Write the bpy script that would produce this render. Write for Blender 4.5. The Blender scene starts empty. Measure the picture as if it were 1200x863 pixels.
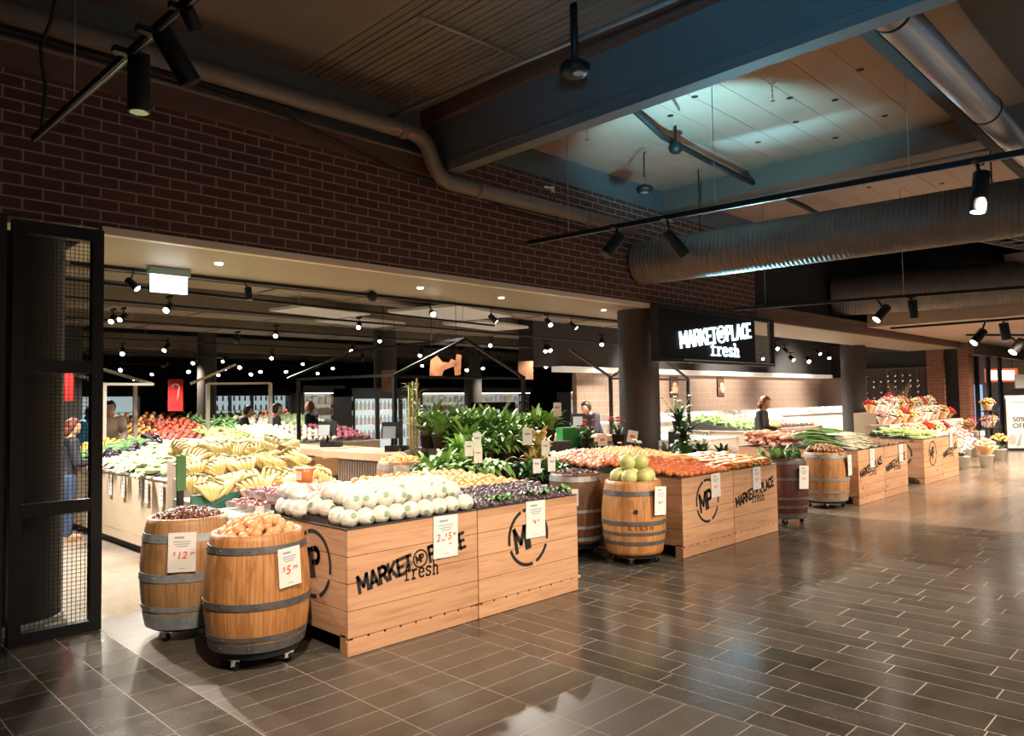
import bpy, bmesh, math, random
from mathutils import Vector, Matrix, Euler
PI = math.pi
rnd = random.Random(11)
S = bpy.context.scene
C = S.collection

# ------------------------------------------------------------------ camera, world, exposure
# World axes: +X runs along the shop front, +Y goes into the shop, the camera stands at (0, 0, 1.6).
YAW, PITCH, ROLL, FPX = math.radians(44.913), math.radians(2.599), math.radians(-0.970), 874.2
fw = Vector((math.cos(YAW)*math.cos(PITCH), math.sin(YAW)*math.cos(PITCH), math.sin(PITCH)))
rt = fw.cross(Vector((0, 0, 1))).normalized()
up = rt.cross(fw)
rt, up = rt*math.cos(ROLL)+up*math.sin(ROLL), up*math.cos(ROLL)-rt*math.sin(ROLL)
cam_d = bpy.data.cameras.new('camera'); cam = bpy.data.objects.new('camera', cam_d); C.objects.link(cam)
m = Matrix((rt, up, -fw)).transposed().to_4x4(); m.translation = Vector((0, 0, 1.6)); cam.matrix_world = m
cam_d.sensor_fit = 'HORIZONTAL'; cam_d.sensor_width = 36; cam_d.lens = 36*FPX/1200
cam_d.clip_start = .05; cam_d.clip_end = 200
S.camera = cam
S.view_settings.view_transform = 'Standard'; S.view_settings.look = 'None'
S.view_settings.exposure = 0.42; S.view_settings.gamma = 1; S.view_settings.use_curve_mapping = False
try:
    S.cycles.use_denoising = True; S.cycles.max_bounces = 6; S.cycles.diffuse_bounces = 3; S.cycles.glossy_bounces = 3
    S.cycles.transmission_bounces = 4; S.cycles.transparent_max_bounces = 6
    S.cycles.caustics_reflective = False; S.cycles.caustics_refractive = False; S.cycles.sample_clamp_indirect = 4
except Exception: pass
W = bpy.data.worlds.new('world'); S.world = W; W.use_nodes = True
W.node_tree.nodes['Background'].inputs[0].default_value = (.80, .74, .68, 1)
W.node_tree.nodes['Background'].inputs[1].default_value = .22

# ------------------------------------------------------------------ lights of the mall and the produce hall
def aim(o, p, t):
    o.location = p
    o.rotation_euler = (Vector(t)-Vector(p)).to_track_quat('-Z', 'Y').to_euler()
def spot_light(name, p, t, power, deg, col=(1, .84, .66), blend=.5, rad=.05):
    d = bpy.data.lights.new(name, 'SPOT'); d.energy = power; d.spot_size = math.radians(deg); d.spot_blend = blend
    d.color = col; d.shadow_soft_size = rad
    o = bpy.data.objects.new(name, d); C.objects.link(o); aim(o, p, t); return o
def area_light(name, p, t, power, sx, sy, col=(1, .84, .66)):
    d = bpy.data.lights.new(name, 'AREA'); d.shape = 'RECTANGLE'; d.size = sx; d.size_y = sy; d.energy = power; d.color = col
    o = bpy.data.objects.new(name, d); C.objects.link(o); aim(o, p, t); return o
WARM = (1, .80, .60); WHITE = (1, .90, .78); CYAN = (.12, .62, 1)
# produce hall: the light of its many track spots
for i, (x, y, w) in enumerate([(1.9, 8.7, 2.6), (3.4, 9.0, 1), (5.0, 9.0, 1.1), (7.0, 8.9, 1), (9.0, 8.8, 1), (11.5, 8.4, 2.0), (14.0, 8.2, 1.2), (17, 8.6, 1.3), (2.6, 11.5, 1), (4.4, 12.2, 1), (6.6, 12.6, 1), (9.5, 12.4, 1), (13, 12, 1),
                            (4.6, 16, 1), (7.5, 16.4, 1.2), (11, 16.5, 1), (16, 12.0, 1.3), (19, 11.0, 4), (25, 10.6, 5), (29.5, 10.8, 4), (8, 21, 1.5), (12, 21.5, 1.5), (18, 18.6, 1.5), (23, 17.5, 1.5), (21, 8.2, 1.3)]):
    spot_light('hall_spot', (x, y, 2.88), (x, y-.5, 0), 330*w, 140, WHITE, .7, .07)
# spots of the track under the soffit, throwing light over the fruit onto the mall floor
spot_light('hall_spot', (2.42, 7.30, 2.70), (2.9, 4.7, .7), 420, 75, WHITE, .6, .03)
spot_light('hall_spot', (5.49, 7.30, 2.70), (4.2, 5.0, .8), 420, 85, WHITE, .6, .03)
spot_light('hall_spot', (7.4, 7.30, 2.70), (7.2, 5.0, .9), 420, 85, WHITE, .6, .03)
spot_light('hall_spot', (10.42, 7.26, 2.70), (5.2, 2.9, 0), 4200, 46, WHITE, .5, .022)
spot_light('hall_spot', (10.2, 7.28, 2.68), (10.4, 4.6, .7), 420, 85, WHITE, .6, .03)
spot_light('hall_spot', (13.5, 7.30, 2.70), (13.3, 4.6, .7), 520, 90, WHITE, .6, .03)
# mall track spots in front of the crates
spot_light('mall_spot', (1.2, 2.2, 3.3), (3.0, 4.4, .55), 552, 60, WARM, .6, .05)
spot_light('mall_spot', (4.6, .4, 3.3), (4.4, 4.3, .6), 480, 56, WARM, .6, .05)
spot_light('mall_spot', (6.6, 1.4, 3.1), (7.4, 4.3, .6), 456, 62, WARM, .6, .05)
spot_light('mall_spot', (11.2, 1.6, 3.0), (10.6, 4.4, .6), 480, 66, WARM, .6, .05)
spot_light('mall_spot', (15, 1.6, 3.0), (14.4, 4.4, .6), 624, 70, WARM, .6, .05)
spot_light('mall_spot', (19, 2.0, 3.0), (18.6, 4.6, .6), 768, 80, WARM, .6, .05)
for x, y, w, p in [(2.5, -1.0, 3.6, 420), (6.5, -1.6, 3.6, 900), (10.5, -.6, 3.5, 420), (14, .2, 3.2, 600), (18.5, 3.2, 3.0, 650), (21.5, 2.8, 3.0, 650), (23.5, 3.6, 3.0, 560), (18, .0, 3.0, 700), (23, .6, 3.0, 700)]:  # wide fill lamps added for general light, some behind the camera
    spot_light('mall_spot', (x, y, w), (x, y+.8, 0), p, 140, WARM, .8, .12)
# added cyan spots for the blue wash on slab, duct and beam; source unseen
spot_light('cyan_spot', (6.32, 3.85, 3.42), (7.35, 4.25, 4.66), 170, 96, (.30, .80, 1), .5, .04)
spot_light('cyan_spot', (10.6, 5.3, 2.3), (8.9, 4.4, 3.2), 420, 46, (.30, .80, 1), .7, .1)
spot_light('cyan_spot', (-1.0, -1.2, 2.0), (4.9, 1.9, 5.0), 700, 46, CYAN, 1, .3)
for x in (18.5, 23, 28): spot_light('hall_spot', (x, 10.6, 2.85), (x, 13.0, 1.9), 620, 95, WHITE, .8, .07)  # unseen wall washers, added to brighten the tiled wall

# ------------------------------------------------------------------ materials
MATS = {}
def mat(name, col, rough=.6, metal=0, emis=0, col2=None, scale=8, bump=0, stretch=(1, 1, 1), detail=3, alpha=None, spec=None, bscale=None):
    if name in MATS: return MATS[name]
    M = bpy.data.materials.new(name); M.use_nodes = True; MATS[name] = M
    nt = M.node_tree; b = nt.nodes['Principled BSDF']
    c4 = (*col, 1)
    b.inputs['Base Color'].default_value = c4; b.inputs['Roughness'].default_value = rough; b.inputs['Metallic'].default_value = metal
    if spec is not None: b.inputs['Specular IOR Level'].default_value = spec
    if emis:
        b.inputs['Emission Color'].default_value = c4; b.inputs['Emission Strength'].default_value = emis
    if alpha is not None: b.inputs['Alpha'].default_value = alpha
    if col2 or bump:
        tc = nt.nodes.new('ShaderNodeTexCoord'); mp = nt.nodes.new('ShaderNodeMapping'); mp.inputs['Scale'].default_value = stretch
        nt.links.new(tc.outputs['Object'], mp.inputs['Vector'])
        nz = nt.nodes.new('ShaderNodeTexNoise'); nz.inputs['Scale'].default_value = scale; nz.inputs['Detail'].default_value = detail
        nt.links.new(mp.outputs['Vector'], nz.inputs['Vector'])
        if col2:
            rp = nt.nodes.new('ShaderNodeValToRGB'); rp.color_ramp.elements[0].position = .32; rp.color_ramp.elements[1].position = .68
            rp.color_ramp.elements[0].color = c4; rp.color_ramp.elements[1].color = (*col2, 1)
            nt.links.new(nz.outputs['Fac'], rp.inputs['Fac']); nt.links.new(rp.outputs['Color'], b.inputs['Base Color'])
        if bump:
            bp = nt.nodes.new('ShaderNodeBump'); bp.inputs['Strength'].default_value = bump; bp.inputs['Distance'].default_value = .01
            src = nz
            if bscale:
                src = nt.nodes.new('ShaderNodeTexNoise'); src.inputs['Scale'].default_value = bscale
                nt.links.new(mp.outputs['Vector'], src.inputs['Vector'])
            nt.links.new(src.outputs['Fac'], bp.inputs['Height']); nt.links.new(bp.outputs['Normal'], b.inputs['Normal'])
    return M

class NG:  # tiny node-graph helper
    def __init__(s, name, rough=.6):
        s.M = bpy.data.materials.new(name); s.M.use_nodes = True; s.nt = s.M.node_tree; s.b = s.nt.nodes['Principled BSDF']
        s.b.inputs['Roughness'].default_value = rough; MATS[name] = s.M
    def n(s, t, **kw):
        x = s.nt.nodes.new(t)
        for k, v in kw.items(): setattr(x, k, v)
        return x
    def l(s, a, b): s.nt.links.new(a, b)
    def math(s, op, a, b=None):
        x = s.n('ShaderNodeMath', operation=op)
        for i, v in enumerate((a, b)):
            if v is None: continue
            if isinstance(v, (int, float)): x.inputs[i].default_value = v
            else: s.l(v, x.inputs[i])
        return x.outputs[0]
    def ramp(s, f, stops):
        r = s.n('ShaderNodeValToRGB'); e = r.color_ramp.elements
        while len(e) < len(stops): e.new(.5)
        for q, (p, c) in zip(e, stops): q.position = p; q.color = (*c, 1)
        s.l(f, r.inputs['Fac']); return r.outputs['Color']
    def mix(s, f, a, b, mode='MIX'):
        x = s.n('ShaderNodeMixRGB', blend_type=mode)
        for i, v in enumerate((f, a, b)):
            if isinstance(v, (int, float)): x.inputs[i].default_value = v
            elif isinstance(v, tuple): x.inputs[i].default_value = (*v, 1)
            else: s.l(v, x.inputs[i])
        return x.outputs[0]
    def bump(s, h, st=.5, d=.01):
        x = s.n('ShaderNodeBump'); x.inputs['Strength'].default_value = st; x.inputs['Distance'].default_value = d
        s.l(h, x.inputs['Height']); s.l(x.outputs['Normal'], s.b.inputs['Normal'])
    def color(s, c): s.l(c, s.b.inputs['Base Color'])
    def obj(s):
        tc = s.n('ShaderNodeTexCoord'); sp = s.n('ShaderNodeSeparateXYZ'); s.l(tc.outputs['Object'], sp.inputs[0]); return sp.outputs
    def comb(s, x, y, z):
        c = s.n('ShaderNodeCombineXYZ')
        for i, v in enumerate((x, y, z)):
            if isinstance(v, (int, float)): c.inputs[i].default_value = v
            else: s.l(v, c.inputs[i])
        return c.outputs[0]
    def noise(s, v, sc, det=3, dist=0):
        x = s.n('ShaderNodeTexNoise'); x.inputs['Scale'].default_value = sc; x.inputs['Detail'].default_value = det
        x.inputs['Distortion'].default_value = dist; s.l(v, x.inputs['Vector']); return x.outputs['Fac']

def pine(name, light, dark, plank=.185):
    g = NG(name, .55); o = g.obj()
    along = g.math('ADD', o[0], o[1]); row = g.math('FLOOR', g.math('DIVIDE', o[2], plank))
    oi = g.n('ShaderNodeObjectInfo')
    shift = g.math('ADD', g.math('MULTIPLY', row, 3.7), g.math('MULTIPLY', oi.outputs['Random'], 19))
    v = g.comb(g.math('ADD', g.math('MULTIPLY', along, 1.1), shift), shift, g.math('MULTIPLY', o[2], 16))
    grain = g.noise(v, 2.2, 5, .6)
    v2 = g.comb(g.math('ADD', g.math('MULTIPLY', along, .35), shift), 0, g.math('MULTIPLY', o[2], 1.2))
    big = g.noise(v2, 2.0, 2)
    c = g.ramp(grain, [(.28, dark), (.5, light), (.78, tuple(min(1, k*1.12) for k in light))])
    c = g.mix(g.math('MULTIPLY', big, .55), c, tuple(k*.8 for k in dark))
    vo = g.n('ShaderNodeTexVoronoi'); vo.inputs['Scale'].default_value = 2.6; vo.inputs['Randomness'].default_value = 1
    g.l(g.comb(g.math('ADD', g.math('MULTIPLY', along, .8), shift), shift, g.math('MULTIPLY', o[2], 1.5)), vo.inputs['Vector'])
    kn = g.ramp(vo.outputs['Distance'], [(.05, (1, 1, 1)), (.13, (0, 0, 0))])
    c = g.mix(kn, c, tuple(k*.38 for k in dark))
    wn = g.n('ShaderNodeTexWhiteNoise', noise_dimensions='1D'); g.l(shift, wn.inputs['W'])
    c = g.mix(1.0, c, g.ramp(wn.outputs['Value'], [(0, (.76, .72, .70)), (1, (1, 1, 1))]), 'MULTIPLY')
    g.color(c); g.bump(grain, .12); return g.M
PINE = pine('pine_planks', (.70, .42, .255), (.54, .285, .145))
PINE2 = pine('pine_boards', (.55, .30, .14), (.40, .18, .07))

def stave(name, light, dark, n=26):
    g = NG(name, .5); o = g.obj()
    a = g.math('MULTIPLY', g.math('ARCTAN2', o[1], o[0]), n/(2*PI))
    st = g.math('FLOOR', a); fr = g.math('FRACT', g.math('ADD', a, 100))
    wn = g.n('ShaderNodeTexWhiteNoise', noise_dimensions='1D'); g.l(g.math('ADD', st, .37), wn.inputs['W'])
    v = g.comb(g.math('ADD', g.math('MULTIPLY', a, 2.2), g.math('MULTIPLY', st, 5.1)), 0, g.math('MULTIPLY', o[2], 1.6))
    grain = g.noise(v, 2.6, 5, .5)
    c = g.ramp(grain, [(.3, dark), (.62, light)])
    c = g.mix(1.0, c, g.ramp(wn.outputs['Value'], [(0, (.72, .68, .62)), (1, (1, 1, 1))]), 'MULTIPLY')
    d = g.math('ABSOLUTE', g.math('SUBTRACT', fr, .5))
    seam = g.math('GREATER_THAN', d, .478)
    c = g.mix(g.math('MULTIPLY', seam, .65), c, tuple(k*.3 for k in dark))
    sp = g.noise(g.comb(g.math('MULTIPLY', o[0], 1), o[1], g.math('MULTIPLY', o[2], .6)), 7, 3)
    c = g.mix(g.math('MULTIPLY', g.math('GREATER_THAN', sp, .63), .35), c, tuple(k*.55 for k in dark))
    g.color(c); g.bump(g.math('MULTIPLY', d, -1), .2, .01); return g.M
OAK = stave('oak_staves', (.56, .275, .10), (.36, .145, .045))
OAK_PALE = stave('pale_oak_staves', (.47, .27, .125), (.33, .165, .07))
OAK_DARK = stave('dark_oak_staves', (.17, .075, .032), (.09, .035, .015))
OAK_RED = stave('red_stained_staves', (.10, .022, .015), (.05, .011, .009))

def bricks(name, c1, c2, mortar, bw=.25, bh=.0857, ax='xz', rough=.85, msize=.0055):
    g = NG(name, rough); o = g.obj()
    v = g.comb(o[0], o[2], 0) if ax == 'xz' else g.comb(o[1], o[2], 0)
    b = g.n('ShaderNodeTexBrick'); b.inputs['Scale'].default_value = 1; b.inputs['Brick Width'].default_value = bw
    b.inputs['Row Height'].default_value = bh; b.inputs['Mortar Size'].default_value = msize; b.inputs['Mortar Smooth'].default_value = .15
    b.inputs['Bias'].default_value = 0
    b.inputs['Color1'].default_value = (*c1, 1); b.inputs['Color2'].default_value = (*c2, 1); b.inputs['Mortar'].default_value = (*mortar, 1)
    g.l(v, b.inputs['Vector'])
    nz = g.noise(v, 30, 4)
    c = g.mix(g.math('MULTIPLY', nz, .4), b.outputs['Color'], tuple(k*.5 for k in c1))
    g.color(c); g.bump(g.math('ADD', g.math('MULTIPLY', b.outputs['Fac'], -1), g.math('MULTIPLY', nz, .25)), .6, .008); return g.M
BRICK = bricks('dark_red_bricks', (.100, .041, .033), (.066, .029, .025), (.33, .265, .235), msize=.007)
BRICKY = bricks('pillar_bricks', (.22, .08, .045), (.15, .055, .03), (.26, .19, .15), ax='yz')
TILEWALL = bricks('stacked_wall_tiles', (.36, .25, .19), (.30, .205, .155), (.52, .41, .33), .11, .2, 'xz', .4)

def tile_mat(name, rough, base, base2, speck):
    g = NG(name, rough); o = g.obj()
    at = g.n('ShaderNodeVertexColor'); at.layer_name = 'tint'
    v = g.comb(o[0], o[1], 0)
    n1 = g.noise(v, 5, 4, .4); n2 = g.noise(v, speck, 2)
    c = g.ramp(n1, [(.3, base), (.7, base2)])
    c = g.mix(1.0, c, at.outputs['Color'], 'MULTIPLY')
    c = g.mix(.25, c, g.ramp(n2, [(.35, (.02, .018, .016)), (.65, (.26, .23, .20))]), 'OVERLAY')
    g.color(c)
    r = g.math('ADD', g.math('MULTIPLY', n1, .10), rough-.05); g.l(r, g.b.inputs['Roughness'])
    return g
g = tile_mat('smooth_floor_tile', .20, (.072, .062, .052), (.112, .097, .081), 40); TILE = g.M
g = tile_mat('rough_floor_tile', .36, (.10, .086, .070), (.13, .112, .092), 160); TILE_ROUGH = g.M
g = tile_mat('pale_floor_plank', .20, (.22, .175, .135), (.28, .225, .175), 30); TILE_PALE = g.M
g = tile_mat('hall_floor_tile', .16, (.36, .31, .255), (.42, .36, .30), 30); TILE_HALL = g.M
GROUT = mat('tile_grout', (.36, .31, .255), .8)
BLACK = mat('black_steel', (.008, .008, .009), .5, spec=.3)
BLACKM = mat('matt_black', (.009, .009, .010), .7)
CHARC = mat('charcoal_paint', (.032, .029, .028), .6)
STEEL = mat('galvanised_hoop', (.34, .37, .39), .42, .25, col2=(.24, .26, .28), scale=14)
HOOPD = mat('dark_hoop', (.135, .135, .14), .42, .25, col2=(.09, .088, .09), scale=14)
GALV = mat('galvanised_duct', (.15, .13, .118), .48, .3, col2=(.12, .105, .095), scale=5)
CHROME = mat('chrome', (.7, .7, .72), .18, 1)
WHITE_M = mat('white_paint', (.74, .72, .69), .45)
PAPER = mat('white_paper', (.80, .79, .76), .5)
INK = mat('black_ink', (.014, .013, .013), .6)
GREYINK = mat('grey_print', (.33, .35, .38), .6)
REDINK = mat('red_price_ink', (.75, .10, .04), .6)
LENS = mat('lamp_lens', (1, .93, .82), .3, emis=22)
LENSF = mat('distant_lamp_lens', (1, .91, .78), .3, emis=22)
# ------------------------------------------------------------------ mesh helpers
class MB:
    def __init__(s): s.v = []; s.f = []; s.mi = []; s.sm = []
    def add(s, vs, fs, mi=0, sm=False):
        k = len(s.v); s.v += [tuple(v) for v in vs]
        for f in fs: s.f.append(tuple(i+k for i in f)); s.mi.append(mi); s.sm.append(sm)
        return s
    def box(s, x0, x1, y0, y1, z0, z1, mi=0):
        vs = [(x, y, z) for z in (z0, z1) for y in (y0, y1) for x in (x0, x1)]
        return s.add(vs, [(0, 2, 3, 1), (4, 5, 7, 6), (0, 1, 5, 4), (2, 6, 7, 3), (0, 4, 6, 2), (1, 3, 7, 5)], mi)
    def obox(s, c, size, rot=None, mi=0):
        R = rot if rot is not None else Matrix.Identity(3); c = Vector(c); h = [k/2 for k in size]
        vs = [c+R @ Vector((x*h[0], y*h[1], z*h[2])) for z in (-1, 1) for y in (-1, 1) for x in (-1, 1)]
        return s.add(vs, [(0, 2, 3, 1), (4, 5, 7, 6), (0, 1, 5, 4), (2, 6, 7, 3), (0, 4, 6, 2), (1, 3, 7, 5)], mi)
    def bar(s, p0, p1, w, h=None, mi=0):
        p0, p1 = Vector(p0), Vector(p1); d = p1-p0; R = d.to_track_quat('X', 'Z').to_matrix()
        return s.obox((p0+p1)/2, (d.length, w, h or w), R, mi)
    def tube(s, pts, r, n=8, mi=0, caps=True, sm=True):
        pts = [Vector(p) for p in pts]; rs = r if isinstance(r, (list, tuple)) else [r]*len(pts)
        t0 = (pts[1]-pts[0]).normalized(); a = t0.orthogonal().normalized(); vs = []; fs = []
        for i, p in enumerate(pts):
            t = (pts[min(i+1, len(pts)-1)]-pts[max(i-1, 0)]).normalized()
            a = (a-t*a.dot(t))
            a = a.normalized() if a.length > 1e-6 else t.orthogonal().normalized()
            b = t.cross(a)
            for k in range(n):
                w = 2*PI*k/n; vs.append(p+(a*math.cos(w)+b*math.sin(w))*rs[i])
        for i in range(len(pts)-1):
            for k in range(n): fs.append((i*n+k, i*n+(k+1) % n, (i+1)*n+(k+1) % n, (i+1)*n+k))
        s.add(vs, fs, mi, sm)
        if caps:
            k0 = len(s.v)-len(vs); s.f.append(tuple(k0+k for k in range(n-1, -1, -1))); s.mi.append(mi); s.sm.append(False)
            k1 = k0+(len(pts)-1)*n; s.f.append(tuple(k1+k for k in range(n))); s.mi.append(mi); s.sm.append(False)
        return s
    def cyl(s, p0, p1, r0, r1=None, n=16, mi=0, caps=True): return s.tube([p0, p1], [r0, r0 if r1 is None else r1], n, mi, caps)
    def lathe(s, prof, n=32, c=(0, 0, 0), mi=0, sm=True):
        vs = []; fs = []; m_ = len(prof)
        for r, z in prof:
            for k in range(n): w = 2*PI*k/n; vs.append((c[0]+r*math.cos(w), c[1]+r*math.sin(w), c[2]+z))
        for i in range(m_-1):
            for k in range(n): fs.append((i*n+k, i*n+(k+1) % n, (i+1)*n+(k+1) % n, (i+1)*n+k))
        return s.add(vs, fs, mi, sm)
    def ball(s, c, r, nu=12, nv=8, mi=0, fn=None, rot=None):
        rx, ry, rz = r if isinstance(r, tuple) else (r, r, r); vs = []; fs = []
        R = rot if rot is not None else Matrix.Identity(3); c = Vector(c)
        def pt(u, v):
            d = Vector((math.sin(v)*math.cos(u), math.sin(v)*math.sin(u), math.cos(v)))
            k = fn(d, u, v) if fn else 1
            return c+R @ Vector((d.x*rx*k, d.y*ry*k, d.z*rz*k))
        vs.append(pt(0, 0))
        for j in range(1, nv):
            for i in range(nu): vs.append(pt(2*PI*i/nu, PI*j/nv))
        vs.append(pt(0, PI)); L = len(vs)-1
        for i in range(nu): fs.append((0, 1+i, 1+(i+1) % nu))
        for j in range(nv-2):
            for i in range(nu):
                a = 1+j*nu; fs.append((a+i, a+nu+i, a+nu+(i+1) % nu, a+(i+1) % nu))
        for i in range(nu): fs.append((L, 1+(nv-2)*nu+(i+1) % nu, 1+(nv-2)*nu+i))
        return s.add(vs, fs, mi, True)
    def prism(s, poly, o, u, v, w, mi=0):  # polygon in (u, v) extruded along w
        o, u, v, w = Vector(o), Vector(u), Vector(v), Vector(w); n = len(poly)
        vs = [o+u*a+v*b for a, b in poly]+[o+u*a+v*b+w for a, b in poly]
        fs = [tuple(range(n-1, -1, -1)), tuple(range(n, 2*n))]+[(i, (i+1) % n, n+(i+1) % n, n+i) for i in range(n)]
        return s.add(vs, fs, mi)
    def build(s, name, mats, parent=None, loc=None, rot=None):
        me = bpy.data.meshes.new(name); me.from_pydata(s.v, [], s.f)
        for x in (mats if isinstance(mats, (list, tuple)) else [mats]): me.materials.append(x)
        me.polygons.foreach_set('material_index', s.mi); me.polygons.foreach_set('use_smooth', s.sm)
        bm = bmesh.new(); bm.from_mesh(me); bmesh.ops.recalc_face_normals(bm, faces=bm.faces); bm.to_mesh(me); bm.free()
        me.update()
        o = bpy.data.objects.new(name, me); C.objects.link(o)
        if parent: o.parent = parent
        if loc: o.location = loc
        if rot: o.rotation_euler = rot
        return o
def tag(o, label=None, cat=None, group=None, kind=None):
    if label: o['label'] = label
    if cat: o['category'] = cat
    if group: o['group'] = group
    if kind: o['kind'] = kind
    return o
def T(name, label, cat, loc=(0, 0, 0), rz=0, group=None):
    o = bpy.data.objects.new(name, None); C.objects.link(o); o.empty_display_size = .1
    o.location = loc; o.rotation_euler = (0, 0, rz); return tag(o, label, cat, group)
def struct(o): o['kind'] = 'structure'; return o
KIDS = {}
def kids(o):
    if o.name not in KIDS: KIDS[o.name] = list(o.children)
    return KIDS[o.name]
def copy_tree(o, loc=None, rot=None, sc=None, label=None, group=None):
    r = o.copy(); C.objects.link(r)
    if loc is not None: r.location = loc
    if rot is not None: r.rotation_euler = rot
    if sc is not None: r.scale = (sc, sc, sc) if isinstance(sc, (int, float)) else sc
    if label: r['label'] = label
    if group: r['group'] = group
    for ch in kids(o):
        c = ch.copy(); C.objects.link(c); c.parent = r
        for gch in kids(ch):
            d = gch.copy(); C.objects.link(d); d.parent = c
    return r
def scatter(proto, spots, label, cat, group):
    """the first spot takes the proto itself, every other one a copy of it"""
    lab = label if callable(label) else (lambda i: label)
    tag(proto, lab(0), cat, group)
    for i, (p, rot, sc) in enumerate(spots):
        if i == 0:
            kids(proto)
            for k in kids(proto): kids(k)
            proto.location = p; proto.rotation_euler = rot; proto.scale = (sc, sc, sc)
        else: copy_tree(proto, p, rot, sc, lab(i))
ORD = ['first', 'second', 'third', 'fourth', 'fifth', 'sixth', 'seventh', 'eighth', 'ninth', 'tenth', 'eleventh', 'twelfth']
def heap(x0, x1, y0, y1, zf, step, jit=.25, spin='full', sc=(.9, 1.1), keep=1.0, layers=1, lh=.75, ystep=None, lean=0):
    out = []; ystep = ystep or step*.87
    for L in range(layers):
        ins = L*step*.55; y = y0+ins; row = 0
        while y <= y1-ins+1e-6:
            x = x0+ins+(step/2 if row % 2 else 0)
            while x <= x1-ins+1e-6:
                if rnd.random() < keep:
                    px, py = x+rnd.uniform(-jit, jit)*step, y+rnd.uniform(-jit, jit)*ystep
                    z = zf(x, y)+L*step*lh+rnd.uniform(-.1, .1)*step
                    if spin == 'full': rot = (rnd.uniform(0, 6.28), rnd.uniform(0, 6.28), rnd.uniform(0, 6.28))
                    elif spin == 'z': rot = (0, 0, rnd.uniform(0, 6.28))
                    else: rot = (rnd.uniform(-.15, .15)+lean, rnd.uniform(-.15, .15), spin+rnd.uniform(-.3, .3))
                    out.append(((px, py, z), rot, rnd.uniform(*sc)))
                x += step
            y += ystep; row += 1
    return out
def disc_heap(cx, cy, R, z, step, dome=.05, sc=(.9, 1.1), layers=1):
    zf = lambda x, y: z+dome*(1-((x-cx)**2+(y-cy)**2)/(R*R))
    return [h for h in heap(cx-R, cx+R, cy-R, cy+R, zf, step, .3, 'full', sc, 1, layers) if (h[0][0]-cx)**2+(h[0][1]-cy)**2 < R*R]

# ------------------------------------------------------------------ lettering: stroke glyphs built as flat raised strips
def arc(cx, cy, rx, ry, a0, a1, n=9):
    return [(cx+rx*math.cos(math.radians(a0+(a1-a0)*i/n)), cy+ry*math.sin(math.radians(a0+(a1-a0)*i/n))) for i in range(n+1)]
BOWL = arc(.28, .75, .26, .25, 90, -90, 8)
GLY = {
 'M': (.80, [[(.0, 0), (.0, 1)], [(.0, 1), (.36, .30)], [(.36, .30), (.72, 1)], [(.72, 1), (.72, 0)]]),
 'A': (.72, [[(0, 0), (.32, 1)], [(.32, 1), (.64, 0)], [(.12, .28), (.52, .28)]]),
 'R': (.66, [[(0, 0), (0, 1)], [(0, 1)]+BOWL+[(0, .5)], [(.28, .5), (.58, 0)]]),
 'K': (.68, [[(0, 0), (0, 1)], [(.56, 1), (.04, .44)], [(.2, .58), (.60, 0)]]),
 'E': (.56, [[(.48, 1), (0, 1), (0, 0), (.48, 0)], [(0, .5), (.42, .5)]]),
 'T': (.58, [[(-.04, 1), (.52, 1)], [(.24, 1), (.24, 0)]]),
 'P': (.64, [[(0, 0), (0, 1)], [(0, 1)]+BOWL+[(0, .5)]]),
 'L': (.52, [[(0, 1), (0, 0), (.44, 0)]]),
 'C': (.64, [arc(.29, .5, .29, .5, 45, 315, 14)]),
 'f': (.62, [[(.26, 0), (.26, .84), (.34, .97), (.48, 1.0), (.58, .94)], [(.06, .64), (.52, .64)], [(.06, 0), (.5, 0)]]),
 'r': (.66, [[(.22, 0), (.22, .64)], [(.04, .64), (.22, .64)], [(.02, 0), (.46, 0)], [(.22, .40), (.34, .58), (.48, .64), (.60, .58)]]),
 'e': (.64, [[(.04, .34), (.54, .34), (.50, .52), (.38, .64), (.20, .64), (.07, .50), (.04, .28), (.12, .08), (.30, 0), (.46, .02), (.55, .12)]]),
 's': (.60, [[(.48, .64), (.48, .48)], [(.48, .52), (.36, .64), (.18, .64), (.07, .52), (.14, .38), (.40, .28), (.50, .16), (.40, .02), (.20, 0), (.06, .12)], [(.06, .18), (.06, 0)]]),
 'h': (.72, [[(.14, 0), (.14, 1)], [(.0, 1), (.14, 1)], [(0, 0), (.28, 0)], [(.14, .46), (.28, .62), (.42, .62), (.52, .48), (.52, 0)], [(.40, 0), (.66, 0)]]),
}
def strip(mb, pts, w, fr, dep, ext=True):
    """a polyline of width w drawn on the frame fr(u, v) -> point, raised by dep"""
    P = [Vector((a, b)) for a, b in pts]
    for i in range(len(P)-1):
        a, b = P[i], P[i+1]; d = (b-a).normalized(); n = Vector((-d.y, d.x))*w/2
        e = d*w*.32 if 0 < i or ext else Vector((0, 0)); e2 = d*w*.32 if i < len(P)-2 or ext else Vector((0, 0))
        q = [a-e+n, a-e-n, b+e2-n, b+e2+n]
        lo = [fr(*k, 0) for k in q]; hi = [fr(*k, dep) for k in q]
        mb.add(lo+hi, [(4, 5, 6, 7), (0, 1, 5, 4), (1, 2, 6, 5), (2, 3, 7, 6), (3, 0, 4, 7)])
def frame(o, u, v, w):
    o, u, v, w = Vector(o), Vector(u), Vector(v), Vector(w)
    return lambda a, b, d: o+u*a+v*b+w*d
def word(mb, txt, fr, h, x0=0, y0=0, wt=.2, track=.12, xs=1, dep=.002):
    x = x0
    for ch in txt:
        adv, st = GLY[ch]
        for pl in st: strip(mb, [(x+a*h*xs, y0+b*h) for a, b in pl], wt*h, fr, dep, ext=False if wt < .15 else True)
        x += (adv+track)*h*xs
    return x
def word_w(txt, h, track=.12, xs=1): return sum((GLY[c][0]+track)*h*xs for c in txt)
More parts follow.
